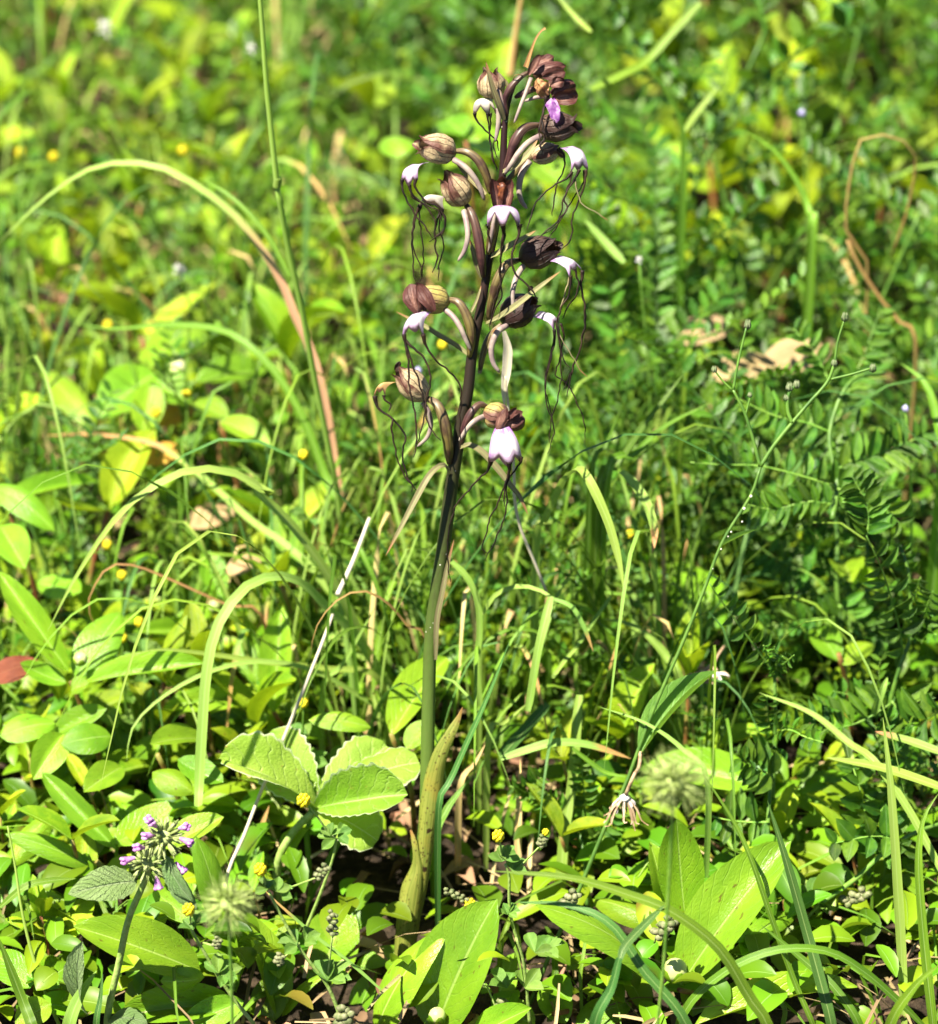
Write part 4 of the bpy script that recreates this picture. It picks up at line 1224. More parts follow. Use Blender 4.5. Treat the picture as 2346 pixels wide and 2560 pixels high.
tuft('grass_tuft', 'thin arched blades just right of the stem, one bent down straight and yellow-green', [
    ('c3', [(790, 1260), (810, 1160), (900, 1020), (1050, 965), (1180, 990), (1275, 1045)], 36, .09, .07, 'p', {'prof': flat}),
    ('c3', [(1270, 1045), (1400, 1105), (1480, 1240), (1540, 1395)], 34, .07, .06, 't', {'ground': 0}),
    ('c3', [(1262, 1040), (1220, 1200), (1170, 1420), (1110, 1790)], 56, .07, .045, 'p', {'ground': 0, 'prof': flat}),
    ('c3', [(590, 790), (700, 900), (775, 1060), (790, 1280), (770, 1500), (800, 1760)], 44, .09, .07, 'p', {'ground': 0, 'prof': flat}),
    ('c3', [(1270, 1570), (1350, 1460), (1430, 1370)], 30, .08, .10, 'p', {'ground': 0, 'prof': flat}),
    ('c3', [(1430, 1370), (1540, 1200), (1660, 1030)], 26, .10, .13, 'p', {'ground': 0, 'prof': flat}),
    ('c3', [(1230, 1000), (1150, 800), (1060, 580), (1020, 380), (1015, 180), ('c2', 960, 900)], 22, .10, .10, 's', {'tube': 1, 'ground': 0, 'end': .8}),
    ('c2', [(955, 1080), (950, 1000), (970, 850), (975, 720), (950, 600)], 66, .10, .10, 's', {'ground': 0, 'prof': lambda k: interp(k, [(0, .2), (.4, .9), (.7, 1), (1, .4)])})],
    root=P('c3', 790, 1500, .12), group='arching grass tufts')
tuft('grass_tuft', 'short broad blades and a tan one on the ground right of the sheathing leaf', [
    ('c4', [(930, 510), (1000, 430), (1100, 320), (1240, 160)], 80, .05, .09, 'k', {'ground': 0, 'prof': flat}),
    ('c4', [(930, 520), (1080, 470), (1250, 420), (1400, 415), (1550, 440), (1790, 520)], 60, .05, .06, 't', {'ground': 0}),
    ('c4', [(1320, 1400), (1350, 1000), (1400, 700), (1430, 300), (1450, 100)], 72, .03, .08, 'p', {'prof': flat}),
    ('c4', [(1400, 450), (1500, 530), (1620, 610), (1760, 640)], 34, .05, .05, 'g', {'ground': 0}),
    ('c4', [(1040, 1200), (1050, 800), (1060, 520)], 50, .04, .06, 'd'), ('c4', [(660, 720), (760, 550), (830, 420)], 46, .05, .07, 'd'), ('c4', [(850, 380), (950, 290), (1110, 150)], 46, .06, .09, 'p'),
    ('c4', [(500, 1050), (560, 880), (640, 760), (760, 620)], 60, .03, .05, 'g')], root=P('c4', 1300, 1000, .05), group='arching grass tufts')
tuft('grass_plant', 'single dark narrow blade slanting up beside the sheathing leaf', [
    ('c4', [(520, 860), (600, 660), (700, 430), (800, 210), (890, 0), ('c3', 985, 1335)], 44, .0, .03, 'k')])
tuft('grass_tuft', 'long blue-green blades sweeping across the lower right corner', [
    ('b2', [(1190, 1100), (1100, 930), (980, 740), (800, 600), (650, 540), (400, 465), (95, 438)], 46, -.13, -.11, 'g'),
    ('b2', [(870, 1080), (680, 820), (560, 650), (400, 575), (185, 560)], 42, -.13, -.10, 'k'),
    ('b2', [(490, 1070), (560, 900), (592, 780)], 70, -.14, -.13, 'k', {'prof': lambda k: interp(k, [(0, .9), (.5, .9), (1, .35)])}), ('b2', [(592, 790), (625, 720), (770, 572)], 36, -.13, -.12, 'k', {'ground': 0}),
    ('b2', [(840, 1010), (1000, 840), (1200, 752), (1400, 752), (1550, 830), (1700, 960), (1790, 1050)], 34, -.10, -.09, 'g', {'prof': flat}),
    ('b2', [(1430, 1070), (1380, 860), (1330, 680), (1250, 400), (1175, 160)], 44, -.09, -.05, 'k'),
    ('b2', [(1360, 1060), (1280, 870), (1190, 620), (1110, 390), (1040, 240), (915, 45)], 24, -.07, -.03, 'g'),
    ('b2', [(1540, 1060), (1440, 900), (1330, 800), (1150, 650)], 36, -.09, -.06, 'g'),
    ('b2', [(1240, 975), (1180, 920), (1080, 840)], 22, -.06, -.05, 't', {})], root=Vector((.11, -.10, 0)), group='arching grass tufts')
tuft('grass_tuft', 'tall upright blades by the right edge of the lower corner', [
    ('b2', [(1715, 1080), (1705, 800), (1685, 450), (1660, 100), ('m2', 1630, 935)], 40, -.06, -.02, 'p', {'hint': (0, -.9, .3)}),
    ('b2', [(1830, 1080), (1790, 700), (1770, 400), (1790, 230), (1850, 130)], 38, -.07, -.04, 'g', {'hint': (0, -.9, .3)}),
    ('b2', [(1650, 1070), (1750, 900), (1860, 800)], 46, -.12, -.13, 'g'),
    ('b2', [(1900, 520), (1830, 380), (1720, 180), (1590, 0), ('m2', 1500, 1040), ('m2', 1350, 920), ('m2', 1143, 838)], 34, -.02, .06, 'p', {'ground': 0}),
    ('b2', [(1900, 125), (1750, 70), (1600, 25), ('m2', 1405, 1093)], 40, -.01, .03, 'p', {'ground': 0}),
    ('m2', [(1880, 1080), (1740, 1030), (1600, 990)], 36, .02, .04, 't', {'ground': 0})], root=Vector((.24, -.06, 0)), group='arching grass tufts')
tuft('grass_plant', 'slim pale blade crossing in front of the hawkweed stem', [
    ('b2', [(940, 110), ('m2', 850, 1070), ('m2', 700, 960), ('m2', 512, 893)], 24, .0, .03, 'p')])
tuft('grass_tuft', 'blades in the blurred upper right, two of them bowed like sickles', [
    ('t2', [(840, 810), (845, 650), (838, 500), (790, 380), (700, 250)], 36, .40, .40, 'g'), ('t2', [(1350, 960), (1345, 860), (1300, 730), (1200, 590), (1080, 510)], 42, .36, .38, 'g'),
    ('t2', [(480, 350), (620, 285), (700, 240), (800, 130), (910, 10)], 34, .42, .46, 'g', {'ground': 0, 'prof': flat}), ('t2', [(845, 520), (900, 440), (980, 340)], 24, .42, .44, 'p', {'ground': 0}),
    ('t2', [(610, 1035), (540, 960), (455, 865)], 38, .3, .32, 'p', {'ground': 0}), ('t2', [(480, 125), (430, 80), (350, -10)], 22, .4, .42, 'p', {'ground': 0}),
    ('t2', [(160, 300), (180, 150), (205, -10)], 34, .5, .52, 'b', {'tube': 1, 'ground': 0})], group='arching grass tufts')
tuft('dry_weed', 'brown dry stem bent into an upturned loop at the right', [
    ('t2', [(1570, 1100), (1500, 960), (1482, 870), (1495, 740), (1512, 640), (1535, 562), (1575, 532), (1630, 530), (1690, 545), (1735, 572), (1760, 620), (1755, 690), (1720, 850), (1660, 1010)], 14, .36, .38, 'b', {'tube': 1, 'end': .6})], 'dry weed', piece='stalk')
tuft('dry_weed', 'red-brown thin stem slanting beneath the looped dry stem at the right', [
    ('u2', [(1760, 450), (1700, 330), (1620, 230), (1540, 110), (1490, 0)], 18, .34, .36, 'b', {'tube': 1, 'end': .8})], 'dry weed', piece='stalk')
tuft('grass_plant', 'wide pale blade bending down at the right edge', [
    ('u2', [(1870, 900), (1850, 740), (1800, 570), (1700, 485)], 64, .2, .24, 'g')])
tuft('grass_plant', 'curved blade low on the right between vetch stems', [
    ('m2', [(830, 800), (780, 700), (700, 610), (610, 560), (525, 548)], 44, .12, .14, 'p')])
tuft('grass_tuft', 'blades rooted in the lower left corner, one of them pale and stiff', [
    ('b1', [(270, 1070), (310, 940), (380, 830)], 60, -.09, -.08, 'p'), ('b1', [(130, 1060), (90, 950), (-10, 690)], 44, -.08, -.06, 'g'), ('b1', [(380, 1060), (395, 940), (405, 840)], 30, -.1, -.09, 'k'),
    ('b1', [(240, 1060), (180, 920), (120, 740), (80, 560), (60, 420), (30, 260)], 16, -.06, -.01, 'p', {'tube': 1}), ('b1', [(0, 580), (100, 500), (200, 475), (300, 468)], 30, -.02, -.01, 'g', {'ground': 0}),
    ('b1', [(1500, 905), (1380, 800), (1250, 700), (1100, 570), (1030, 500)], 15, -.07, -.06, 't', {'ground': 0})], root=Vector((-.17, -.08, 0)), group='arching grass tufts')

# ================================================================== vetch, hero plants
def vstem(t, c, pts, Y0, Y1, r=.0010, mat='stem_dark'):
    n = len(pts)
    stem(t, [P(c, x, y, lerp(Y0, Y1, i / (n - 1))) for i, (x, y) in enumerate(pts)], r, r * .7, mat, root=t, n=5 * n)


vr = random.Random(31)


def vfrond(t, c, pts, Y0, Y1, n=9, ll=45, hint=(0, -.75, .66), fold=.5, one=0, tendril=True, wr=.34, sweep=.45):
    k = len(pts)
    p3 = cr([P(c, x, y, lerp(Y0, Y1, i / (k - 1))) for i, (x, y) in enumerate(pts)], 24)
    mb = MB()
    mb.tube(p3, [lerp(.0006, .0003, i / 23) for i in range(24)], 5)
    fr = part('compound_leaf', mb, 'stem_green', t)
    m = mpp(p3[12])
    h = Vector(hint)
    for i in range(n):
        kf = .08 + .9 * i / (n - 1) if n > 1 else .5
        a = p3[min(22, int(kf * 23))]
        d = (p3[min(23, int(kf * 23) + 1)] - p3[max(0, int(kf * 23) - 1)]).normalized()
        s = d.cross(h).normalized()
        nn = s.cross(d).normalized()
        for sg in (-1, 1):
            if one and sg != one and vr.random() < .55:
                continue
            f_ = fold + vr.uniform(-.25, .25)
            side = s * (sg * math.cos(f_)) + nn * math.sin(f_)
            dr = (side + d * (sweep + vr.uniform(-.15, .15))).normalized()
            L = ll * 1.4 * m * vr.uniform(.8, 1.1) * (1 - .35 * max(0, kf - .7) / .3)
            place('leaflet', VLT[vr.randrange(3)], a, a + dr * L, L * wr * 1.12 * vr.uniform(.85, 1.15), fr, t, hint=nn - side * .3, roll=vr.uniform(-.3, .3))
    return fr


def vetch_thing(label, c, x, y, Y):
    p = P(c, x, y, Y)
    return thing('vetch', Vector((p.x, p.y, 0)), label, 'vetch', 'vetches with pinnate leaves')


v = vetch_thing('vetch with a long one-sided pinnate leaf slanting up left beside the hawkweed stem', 'e1', 530, 2016, .06)
vstem(v, 'e1', [(525, 2300), (535, 2016), (545, 1700), (540, 1500), (538, 1380)], .05, .07, .0011)
vfrond(v, 'e1', [(535, 1390), (450, 1270), (310, 1080), (170, 890), (70, 745)], .07, .06, 10, 44, one=1, fold=.4)
for q in [[(540, 1370), (560, 1310), (600, 1270)], [(540, 1370), (520, 1280), (540, 1200)], [(545, 1370), (600, 1330), (680, 1260)], [(540, 1360), (480, 1260), (460, 1190)]]:
    vfrond(v, 'e1', q, .07, .05, 6, 26, fold=.7)
vfrond(v, 'e1', [(545, 1820), (650, 1800), (760, 1850), (890, 1890)], .06, .03, 8, 36, fold=.4)
vfrond(v, 'e1', [(545, 1850), (500, 1740), (490, 1640), (480, 1560)], .06, .06, 7, 36)
vfrond(v, 'e1', [(540, 1930), (440, 1960), (330, 2010)], .06, .04, 6, 44)
v = vetch_thing('vetch at the right edge with upright pinnate leaves and a pale pod', 'e1', 1380, 1600, .10)
vstem(v, 'e1', [(1340, 1900), (1370, 1610), (1440, 1350), (1530, 1100), (1520, 900), (1500, 650), (1440, 470)], .08, .11, .0012)
vfrond(v, 'e1', [(1465, 1250), (1430, 1030), (1380, 850), (1310, 640), (1200, 400)], .09, .08, 9, 50, one=-1, fold=.3)
vfrond(v, 'e1', [(1205, 400), (1215, 280), (1190, 150), (1100, -20)], .10, .11, 9, 52, fold=.4)
vfrond(v, 'e1', [(1375, 1610), (1180, 1730), (980, 1790), (760, 1800), (580, 1780)], .08, .06, 11, 62, one=1, fold=.25, wr=.28, sweep=.15)
vfrond(v, 'e1', [(1530, 1090), (1600, 1000), (1640, 900), (1680, 800)], .10, .09, 7, 40, fold=.5)
vfrond(v, 'e1', [(1520, 900), (1560, 800), (1590, 700)], .11, .10, 6, 34, fold=.6)
vfrond(v, 'e1', [(1530, 1100), (1620, 1080), (1716, 1120)], .10, .09, 6, 36, fold=.6)
vfrond(v, 'e1', [(1500, 660), (1470, 560), (1430, 450)], .11, .11, 6, 30, fold=.7)
vfrond(v, 'e1', [(1380, 1590), (1520, 1760), (1640, 1720), (1760, 1640)], .08, .06, 7, 76, fold=.3, wr=.36, sweep=.2)
vfrond(v, 'e1', [(1400, 1500), (1270, 1560), (1150, 1560), (960, 1520)], .09, .09, 8, 36)
mb = MB()
ribbon(mb, cr([P('e1', 1255, 1690, .07), P('e1', 1290, 1590, .065), P('e1', 1330, 1480, .065), P('e1', 1352, 1420, .07)], 12), 22 * PXM, fold=.8, cols=5)
part('pod', mb, 'grass_pale', v)
v = vetch_thing('vetch with a straight dark stem in the right middle distance', 'e1', 1060, 1480, .2)
vstem(v, 'e1', [(1080, 1600), (1060, 1480), (1010, 1150), (985, 700), (990, 400), (950, 80)], .16, .22, .0015)
vfrond(v, 'e1', [(985, 880), (850, 720), (720, 640), (540, 560), (420, 470)], .19, .2, 11, 52, one=-1, fold=.2, sweep=.2)
vfrond(v, 'e1', [(1000, 900), (1100, 980), (1200, 1080), (1350, 1180)], .18, .17, 10, 56)
vfrond(v, 'e1', [(1000, 980), (850, 1000), (600, 1030), (450, 1070)], .18, .17, 10, 48)
vfrond(v, 'e1', [(985, 700), (900, 620), (860, 500), (830, 380)], .2, .22, 9, 50)
vfrond(v, 'e1', [(990, 420), (1090, 340), (1180, 320), (1300, 330)], .21, .22, 9, 46)
vfrond(v, 'e1', [(950, 80), (860, 60), (740, 30), (620, 60)], .22, .23, 10, 44)
vfrond(v, 'e1', [(960, 100), (1050, 40), (1150, -30), (1250, -60)], .22, .23, 10, 46)
v = vetch_thing('small vetch with fine leaflets on the shaded ground right of the orchid base', 'c4', 1480, 1180, .05)
vstem(v, 'c4', [(1500, 1500), (1480, 1180), (1450, 1000)], .03, .05, .001)
vfrond(v, 'c4', [(1450, 1020), (1330, 890), (1220, 800), (1100, 740), (990, 700)], .05, .05, 12, 38)
vfrond(v, 'c4', [(1470, 1180), (1490, 1000), (1480, 750), (1450, 470)], .05, .06, 13, 36)
vfrond(v, 'c4', [(1480, 1200), (1560, 1050), (1640, 950), (1700, 800)], .05, .05, 9, 40)
vfrond(v, 'c4', [(1100, 760), (1130, 700), (1200, 640)], .05, .05, 6, 40)
v = vetch_thing('vetch with horizontal pinnate leaves behind the branching hawkweed', 'u2', 1450, 980, .2)
vstem(v, 'u2', [(1430, 1100), (1450, 960), (1420, 760), (1500, 560), (1640, 520)], .15, .22, .0013)
vfrond(v, 'u2', [(1440, 970), (1330, 935), (1150, 890), (1000, 885), (870, 875)], .16, .15, 11, 46, one=1, fold=.2, sweep=.2)
vfrond(v, 'u2', [(1430, 760), (1330, 720), (1200, 690), (1050, 620)], .19, .19, 10, 48, fold=.3)
vfrond(v, 'u2', [(1460, 690), (1500, 580), (1560, 440), (1620, 270)], .24, .28, 15, 44, fold=.25)
vfrond(v, 'u2', [(1450, 900), (1560, 860), (1680, 820), (1800, 760)], .18, .2, 10, 54)
vfrond(v, 'u2', [(1450, 980), (1560, 1000), (1640, 1060), (1700, 1120)], .15, .14, 9, 52)
vfrond(v, 'u2', [(1430, 1040), (1330, 1030), (1200, 1060), (1090, 1040)], .14, .14, 10, 44)
vfrond(v, 'u2', [(1420, 560), (1380, 480), (1320, 400), (1280, 350)], .24, .26, 9, 40)
v = vetch_thing('vetch with upright dark leaflets near the fluffy seed head at lower right', 'b2', 1180, 340, .02)
vstem(v, 'b2', [(1170, 420), (1180, 200), (1195, 0)], .02, .05, .0012)
vfrond(v, 'b2', [(1180, 245), (1100, 245), (1010, 235), (930, 215)], .03, .03, 6, 58, one=-1, fold=.2, wr=.36, sweep=.1)
vfrond(v, 'b2', [(1190, 60), (1130, 30), (1070, 0)], .04, .04, 5, 56, wr=.42)
v = vetch_thing('vetch with rounded leaflets low by the right edge', 'b2', 1560, 330, .02)
vstem(v, 'b2', [(1390, 560), (1520, 470), (1640, 360), (1750, 290), (1860, 250)], -.01, .04, .0013, 'stem_green')
vfrond(v, 'b2', [(1620, 370), (1570, 250), (1540, 120), (1510, 20)], .02, .04, 6, 64, wr=.46)
vfrond(v, 'b2', [(1650, 360), (1640, 250), (1620, 130)], .02, .03, 5, 60, wr=.46)
vfrond(v, 'b2', [(1640, 370), (1700, 330), (1600, 300), (1430, 330)], .02, .01, 6, 60, wr=.46)

# ================================================================== hawkweed with branching stem
t = thing('hawkweed', Vector(G('b2', 240, 930, 0)), 'tall slender green stem on the right, branching above into small closed buds', 'hawkweed')
YH0, YH1 = .0, .10


def hp(c, x, y):
    sy = px(c, x, y)[1]
    return P(c, x, y, lerp(-.03, .10, max(0, min(1, (2500 - sy) / 1700))))


def hstem(pts, r0, r1, mat='stem_dark', name='branch', par=None):
    r0, r1 = r0 * .82, r1 * .82
    return stem(par or t, [hp(*q) for q in pts], r0, r1, mat, name, root=t, n=5 * len(pts))


hs = hstem([('b2', 240, 960), ('b2', 330, 740), ('c4', 1440, 1400), ('c4', 1640, 920), ('m2', 620, 1190), ('m2', 720, 920), ('m2', 850, 620), ('m2', 930, 420), ('m2', 1000, 240), ('m2', 1110, 60), ('u2', 1148, 890)], .0013, .0009, 'stem_dark', 'stem')
hstem([('u2', 1148, 890), ('u2', 1200, 810), ('u2', 1272, 720), ('u2', 1340, 640), ('u2', 1410, 560), ('u2', 1440, 485)], .0012, .0009)
hstem([('u2', 1440, 485), ('u2', 1452, 400), ('u2', 1478, 315)], .0008, .0006, 'stem_dark')
hstem([('u2', 1425, 548), ('u2', 1500, 530), ('u2', 1580, 506)], .0008, .0006, 'stem_dark')
hstem([('u2', 1272, 720), ('u2', 1255, 670), ('u2', 1258, 610), ('u2', 1280, 575)], .0012, .0009)
hstem([('u2', 1146, 890), ('u2', 1120, 790), ('u2', 1085, 680), ('u2', 1040, 590)], .0011, .0008, 'stem_dark')
hstem([('u2', 1040, 590), ('u2', 1060, 480), ('u2', 1092, 345)], .0008, .0006, 'stem_dark')
hstem([('u2', 1036, 590), ('u2', 1000, 555), ('u2', 966, 512)], .0006, .0005, 'stem_dark')
hstem([('u2', 1088, 690), ('u2', 1102, 640), ('u2', 1108, 612)], .0006, .0005, 'stem_dark')
for (x, y, r, hgt) in [(1097, 335, 12, 1.5), (1480, 305, 12, 1.4), (1590, 505, 12, 1.3), (1262, 580, 13, 1.2), (1290, 570, 12, 1.2), (1250, 622, 10, 1.1), (1438, 485, 11, 1.1), (965, 510, 10, 1.1), (1106, 610, 8, 1.1)]:
    c = hp('u2', x, y)
    mb = MB()
    mb.blob(c, r / 1.5746 * PXM * 1.1, 9, 7, (1, 1, hgt), .25)
    for k in range(7):
        a = k * .9
        q = c + Vector((math.cos(a), math.sin(a), 0)) * r * .62 * PXM * 1.1
        mb.tube([q - Vector((0, 0, r * PXM * .6)), q, c + Vector((math.cos(a), math.sin(a), 0)) * r * .4 * PXM + Vector((0, 0, r * PXM * .9 * hgt))], [r * PXM * .12, r * PXM * .14, r * PXM * .05], 5)
    part('bud', mb, 'bud_grey', t)
for (c_, x, y, r) in [('m2', 1110, 60, 8), ('m2', 1083, 108, 8), ('m2', 1075, 160, 5), ('m2', 1032, 200, 5), ('m2', 992, 268, 5), ('m2', 1020, 218, 4), ('m2', 960, 345, 3)]:
    mb = MB()
    mb.blob(hp(c_, x, y) + Vector((0, -.001, 0)), r / 1.5746 * PXM * .8, 7, 5)
    part('gall', mb, 'white_dot', t)
a, b = hp('m2', 672, 1088), hp('m2', 993, 845)
place('leaf', leaf_mesh('leaf', 'medick', lambda k: prof_ell(k, .8, .9), 16, 7, .5, .12, .1, .01, seed=21), a, b + Vector((0, .02, 0)), 74 * PXM, t, t, hint=(-.35, -.25, .9))
place('leaf', LANCE, hp('m2', 992, 262), hp('m2', 1140, 193), 12 * PXM, t, t)

# dried flower head hanging beside it
d = thing('dried_flower_head', hp('m2', 672, 1075), 'shrivelled grey dried flower head hanging by its brown stalk from the hawkweed stem', 'dried flower')
top = P('b2', 618, 135, .0)
stem(d, [hp('m2', 675, 1070), hp('m2', 668, 1110) + Vector((0, -.004, 0)), P('b2', 650, 60, .0), P('b2', 625, 120, 0), top], .0009, .0009, 'ash_brown', 'stalk')
mb = MB()
mb.blob(P('b2', 614, 150, 0), 13 * PXM, 9, 7, (1, 1, .9), .6)
part('head', mb, 'ash', d)
dr = random.Random(8)
for k in range(46):
    a = dr.uniform(0, 6.28)
    o0 = P('b2', 614, 152, 0) + Vector((math.cos(a), math.sin(a) * .8, 0)) * .0021
    short = k < 24
    L = dr.uniform(.005, .009) if short else dr.uniform(.009, .016)
    out = Vector((math.cos(a) * dr.uniform(.15, .75), math.sin(a) * .45, -1)).normalized()
    bx = Vector((dr.uniform(-.003, .002), 0, dr.uniform(-.001, .003)))
    mb = MB()
    ribbon(mb, cr([o0, o0 + out * L * .4 + Vector((math.cos(a), 0, 0)) * .001, o0 + out * L * .8, o0 + out * L + bx * (0 if short else 1)], 9), dr.uniform(.0007, .0013), fold=.5, prof=lambda q: interp(q, [(0, .6), (.4, 1), (1, .5)]))
    part('bract', mb, 'ash' if short else 'ash_brown', d)
d = thing('dried_flower_head', Vector(P('m2', 950, 770, .12)), 'grey-pink withered flower head lying among the plants right of the hawkweed stem', 'dried flower')
for k in range(44):
    a = dr.uniform(0, 6.28)
    o0 = P('m2', 935, 770, .10) + Vector((dr.uniform(-.007, .007), dr.uniform(-.004, .004), dr.uniform(-.003, .003)))
    out = Vector((math.cos(a), math.sin(a) * .5, dr.uniform(-.5, .6))).normalized()
    mb = MB()
    ribbon(mb, cr([o0, o0 + out * .003, o0 + out * dr.uniform(.004, .007) + Vector((0, 0, -.0015))], 6), dr.uniform(.0012, .0024), fold=.5)
    part('bract', mb, 'ash_brown' if k % 3 else 'ash', d)
stem(d, [P('m2', 950, 765, .10), P('m2', 975, 700, .11), P('m2', 1005, 655, .12)], .0009, .0006, 'ash_brown', 'stalk')

# ================================================================== mallow with crenate lobes
mp = P('d1', 960, 690, .035)
t = thing('mallow', Vector((P('d1', 650, 1160, .03).x, .035, 0)), 'pale green mallow leaf with scalloped lobes, left of the orchid base', 'mallow')
stem(t, [Vector(t.location), P('d1', 660, 1100, .03), P('d1', 790, 850, .033), mp], .0022, .0017, 'stem_hairy', 'leaf_stalk')
mal = [leaf_mesh('lobe', 'mallow', lambda k: interp(k, [(0, .14), (.15, .42), (.4, .85), (.65, 1), (.82, .98), (.92, .8), (.97, .6), (1, .36)]), 44, 13, fo, be, cu, .05, .05, 9, 40 + i)
       for i, (fo, be, cu) in enumerate([(.55, .15, .1), (.35, .1, .2), (.3, .2, .3), (.6, .1, 0), (.4, .25, .2)])]
for i, (x, y, w, dy, roll, mi) in enumerate([(205, 300, 330, -.005, -.25, 0), (560, 130, 380, .025, .25, 1), (1500, 200, 330, .03, .0, 1), (1750, 330, 330, .012, .3, 2), (1660, 575, 310, -.016, -.25, 3), (1430, 930, 300, -.018, -.1, 4), (890, 460, 120, .012, .1, 0)]):
    place('lobe', mal[mi], P('d1', 960 if i != 6 else 880, 680 if i != 6 else 620, .035), P('d1', x, y, .035 + dy), w / 3.078 * PXM * 1.42, t, t, roll=roll)

# ================================================================== wild basil
def fuzz(t, c, r, n, mat_c='calyx', hairs=60, seed=0, name='flower_head', sp=1.0):
    rr = random.Random(seed)
    mb = MB()
    mb.blob(c, r * .45, 9, 7, (1, 1, .9), .3)
    for k in range(n):
        th, a = math.acos(rr.uniform(-.8, 1)), rr.uniform(0, 6.28)
        dv = Vector((math.sin(th) * math.cos(a), math.sin(th) * math.sin(a), math.cos(th)))
        L = r * rr.uniform(.75, 1.0)
        b = c + dv * r * .35
        mb.tube([b, c + dv * L * .7, c + dv * L], [r * .05, r * .075, r * .055], 5)
        for q in range(3):
            e = (dv + Vector((rr.uniform(-.4, .4), rr.uniform(-.4, .4), rr.uniform(-.4, .4)))).normalized()
            mb.tube([c + dv * L * .95, c + dv * L + e * r * .25 * sp], [r * .022, r * .006], 3, cap=False)
    o = part(name, mb, mat_c, t)
    mb = MB()
    for k in range(hairs):
        th, a = math.acos(rr.uniform(-.9, 1)), rr.uniform(0, 6.28)
        dv = Vector((math.sin(th) * math.cos(a), math.sin(th) * math.sin(a), math.cos(th)))
        e = (dv + Vector((rr.uniform(-.3, .3), rr.uniform(-.3, .3), rr.uniform(-.3, .3)))).normalized()
        mb.tube([c + dv * r * .6, c + dv * r * .6 + e * r * rr.uniform(.5, .8) * sp], [r * .012, r * .005], 3, cap=False)
    part('hair', mb, 'hair_pale', o, root=t)
    return o


YBS = -.075
t = thing('wild_basil', Vector((P('b1', 415, 1060, YBS).x, YBS, 0)), 'hairy wild basil at lower left with two whorls of tiny pink-violet flowers', 'wild basil')
stem(t, [Vector(t.location), P('b1', 425, 1000, YBS), P('b1', 468, 800, YBS), P('b1', 505, 630, YBS), P('b1', 560, 500, YBS), P('b1', 600, 400, YBS), P('b1', 640, 300, YBS)], .0017, .0014, 'stem_hairy', n=24)
fuzz(t, P('b1', 645, 305, YBS), 88 / 1.5746 * PXM, 70, seed=1, sp=.6)
fuzz(t, P('b1', 580, 410, YBS), 80 / 1.5746 * PXM, 60, seed=2, sp=.6)
br = random.Random(3)
for (x, y, dx, dy) in [(590, 237, -.5, .8), (580, 298, -.9, .1), (728, 265, .6, .5), (740, 322, .9, -.1), (545, 345, -.4, .4), (497, 395, -1, 0), (715, 430, .7, -.5), (622, 492, .2, -1), (600, 250, -.3, .8)]:
    c = P('b1', x, y, YBS - .004)
    dv = Vector((dx, -.5, dy)).normalized()
    mb = MB()
    mb.tube([c - dv * .004, c - dv * .002, c, c + dv * .0014], [.0007, .0011, .0016, .0018], 8, cap=False)
    s = dv.orthogonal().normalized()
    for k in range(4):
        a = k * 1.57 + .4
        e = (s * math.cos(a) + dv.cross(s) * math.sin(a))
        mb.blob(c + dv * .0014 + e * .0012, .0012, 7, 4, (1, 1, .6))
    part('floret', mb, 'pink', t)
for (bx, by, tx, ty, w, roll) in [(540, 478, 268, 530, 140, .15), (670, 440, 775, 590, 80, -.6), (345, 1000, 325, 715, 120, .7), (430, 1020, 580, 1035, 90, .2), (650, 380, 760, 560, 90, -.9)]:
    place('leaf', BASIL[0 if w > 100 else 1], P('b1', bx, by, YBS), P('b1', tx, ty, YBS - .012), w / 1.5746 * PXM * 1.05, t, t, roll=roll)
for (cc, x, y, r, Y, sd, lab) in [('b1', 900, 565, 100, -.17, 7, 'blurred bristly yellow-green seed head in front of the dark leaves at lower left'),
                                  ('b2', 808, 90, 118, -.18, 9, 'blurred round bristly green seed head at lower right above the upright leaf')]:
    c = P(cc, x, y, Y)
    t = thing('wild_basil', Vector((c.x - .012, Y + .01, 0)), lab, 'wild basil')
    stem(t, [Vector(t.location), (Vector(t.location) + c) / 2 + Vector((.004, 0, 0)), c], .0007, .0006, 'stem_green')
    fuzz(t, c, r / 1.5746 * mpp(c) * .9, 80, 'hair_pale', 300, sd, 'seed_head', 1.3)

# ================================================================== medick plants with yellow heads
def yhead(t, c, r, seed=0, mat='yellow', n=22, name='flower_head'):
    rr = random.Random(seed)
    mb = MB()
    for k in range(n):
        z = 1 - 2 * (k + .5) / n
        a = k * 2.4
        dv = Vector((math.sqrt(1 - z * z) * math.cos(a), math.sqrt(1 - z * z) * math.sin(a), z))
        q = Vector(dv)
        mb.blob(c + dv * r * .72, r * .34, 5, 4, (1, 1, 1.3))
    return part(name, mb, mat, t)


def podhead(t, a, b, r, seed=0):
    rr = random.Random(seed)
    mb = MB()
    n = 16
    for k in range(n):
        f = k / (n - 1)
        p = a.lerp(b, f)
        ang = k * 2.4
        q = p + Vector((math.cos(ang), .6 * math.sin(ang), .6 * math.sin(ang))) * r * .8
        mb.blob(q, r * rr.uniform(.6, .8), 6, 4, (1, .8, .8), .4)
    return part('pod_cluster', mb, 'pod', t)


def trifol(t, c, L, az, el=.35, st=None, root=None, fr=random.Random(4)):
    """three leaflets from one point"""
    d = Vector((math.cos(az) * math.cos(el), math.sin(az) * math.cos(el), math.sin(el)))
    sd = Vector((-math.sin(az), math.cos(az), 0))
    for k, a in enumerate((-1.05, 0, 1.05)):
        dd = (d * math.cos(a) + sd * math.sin(a) + Vector((0, 0, fr.uniform(-.2, .3)))).normalized()
        place('leaflet', MLT, c, c + dd * L * fr.uniform(.85, 1.1), L * .62, t, t, hint=(0, -.3, .95), roll=fr.uniform(-.4, .4))


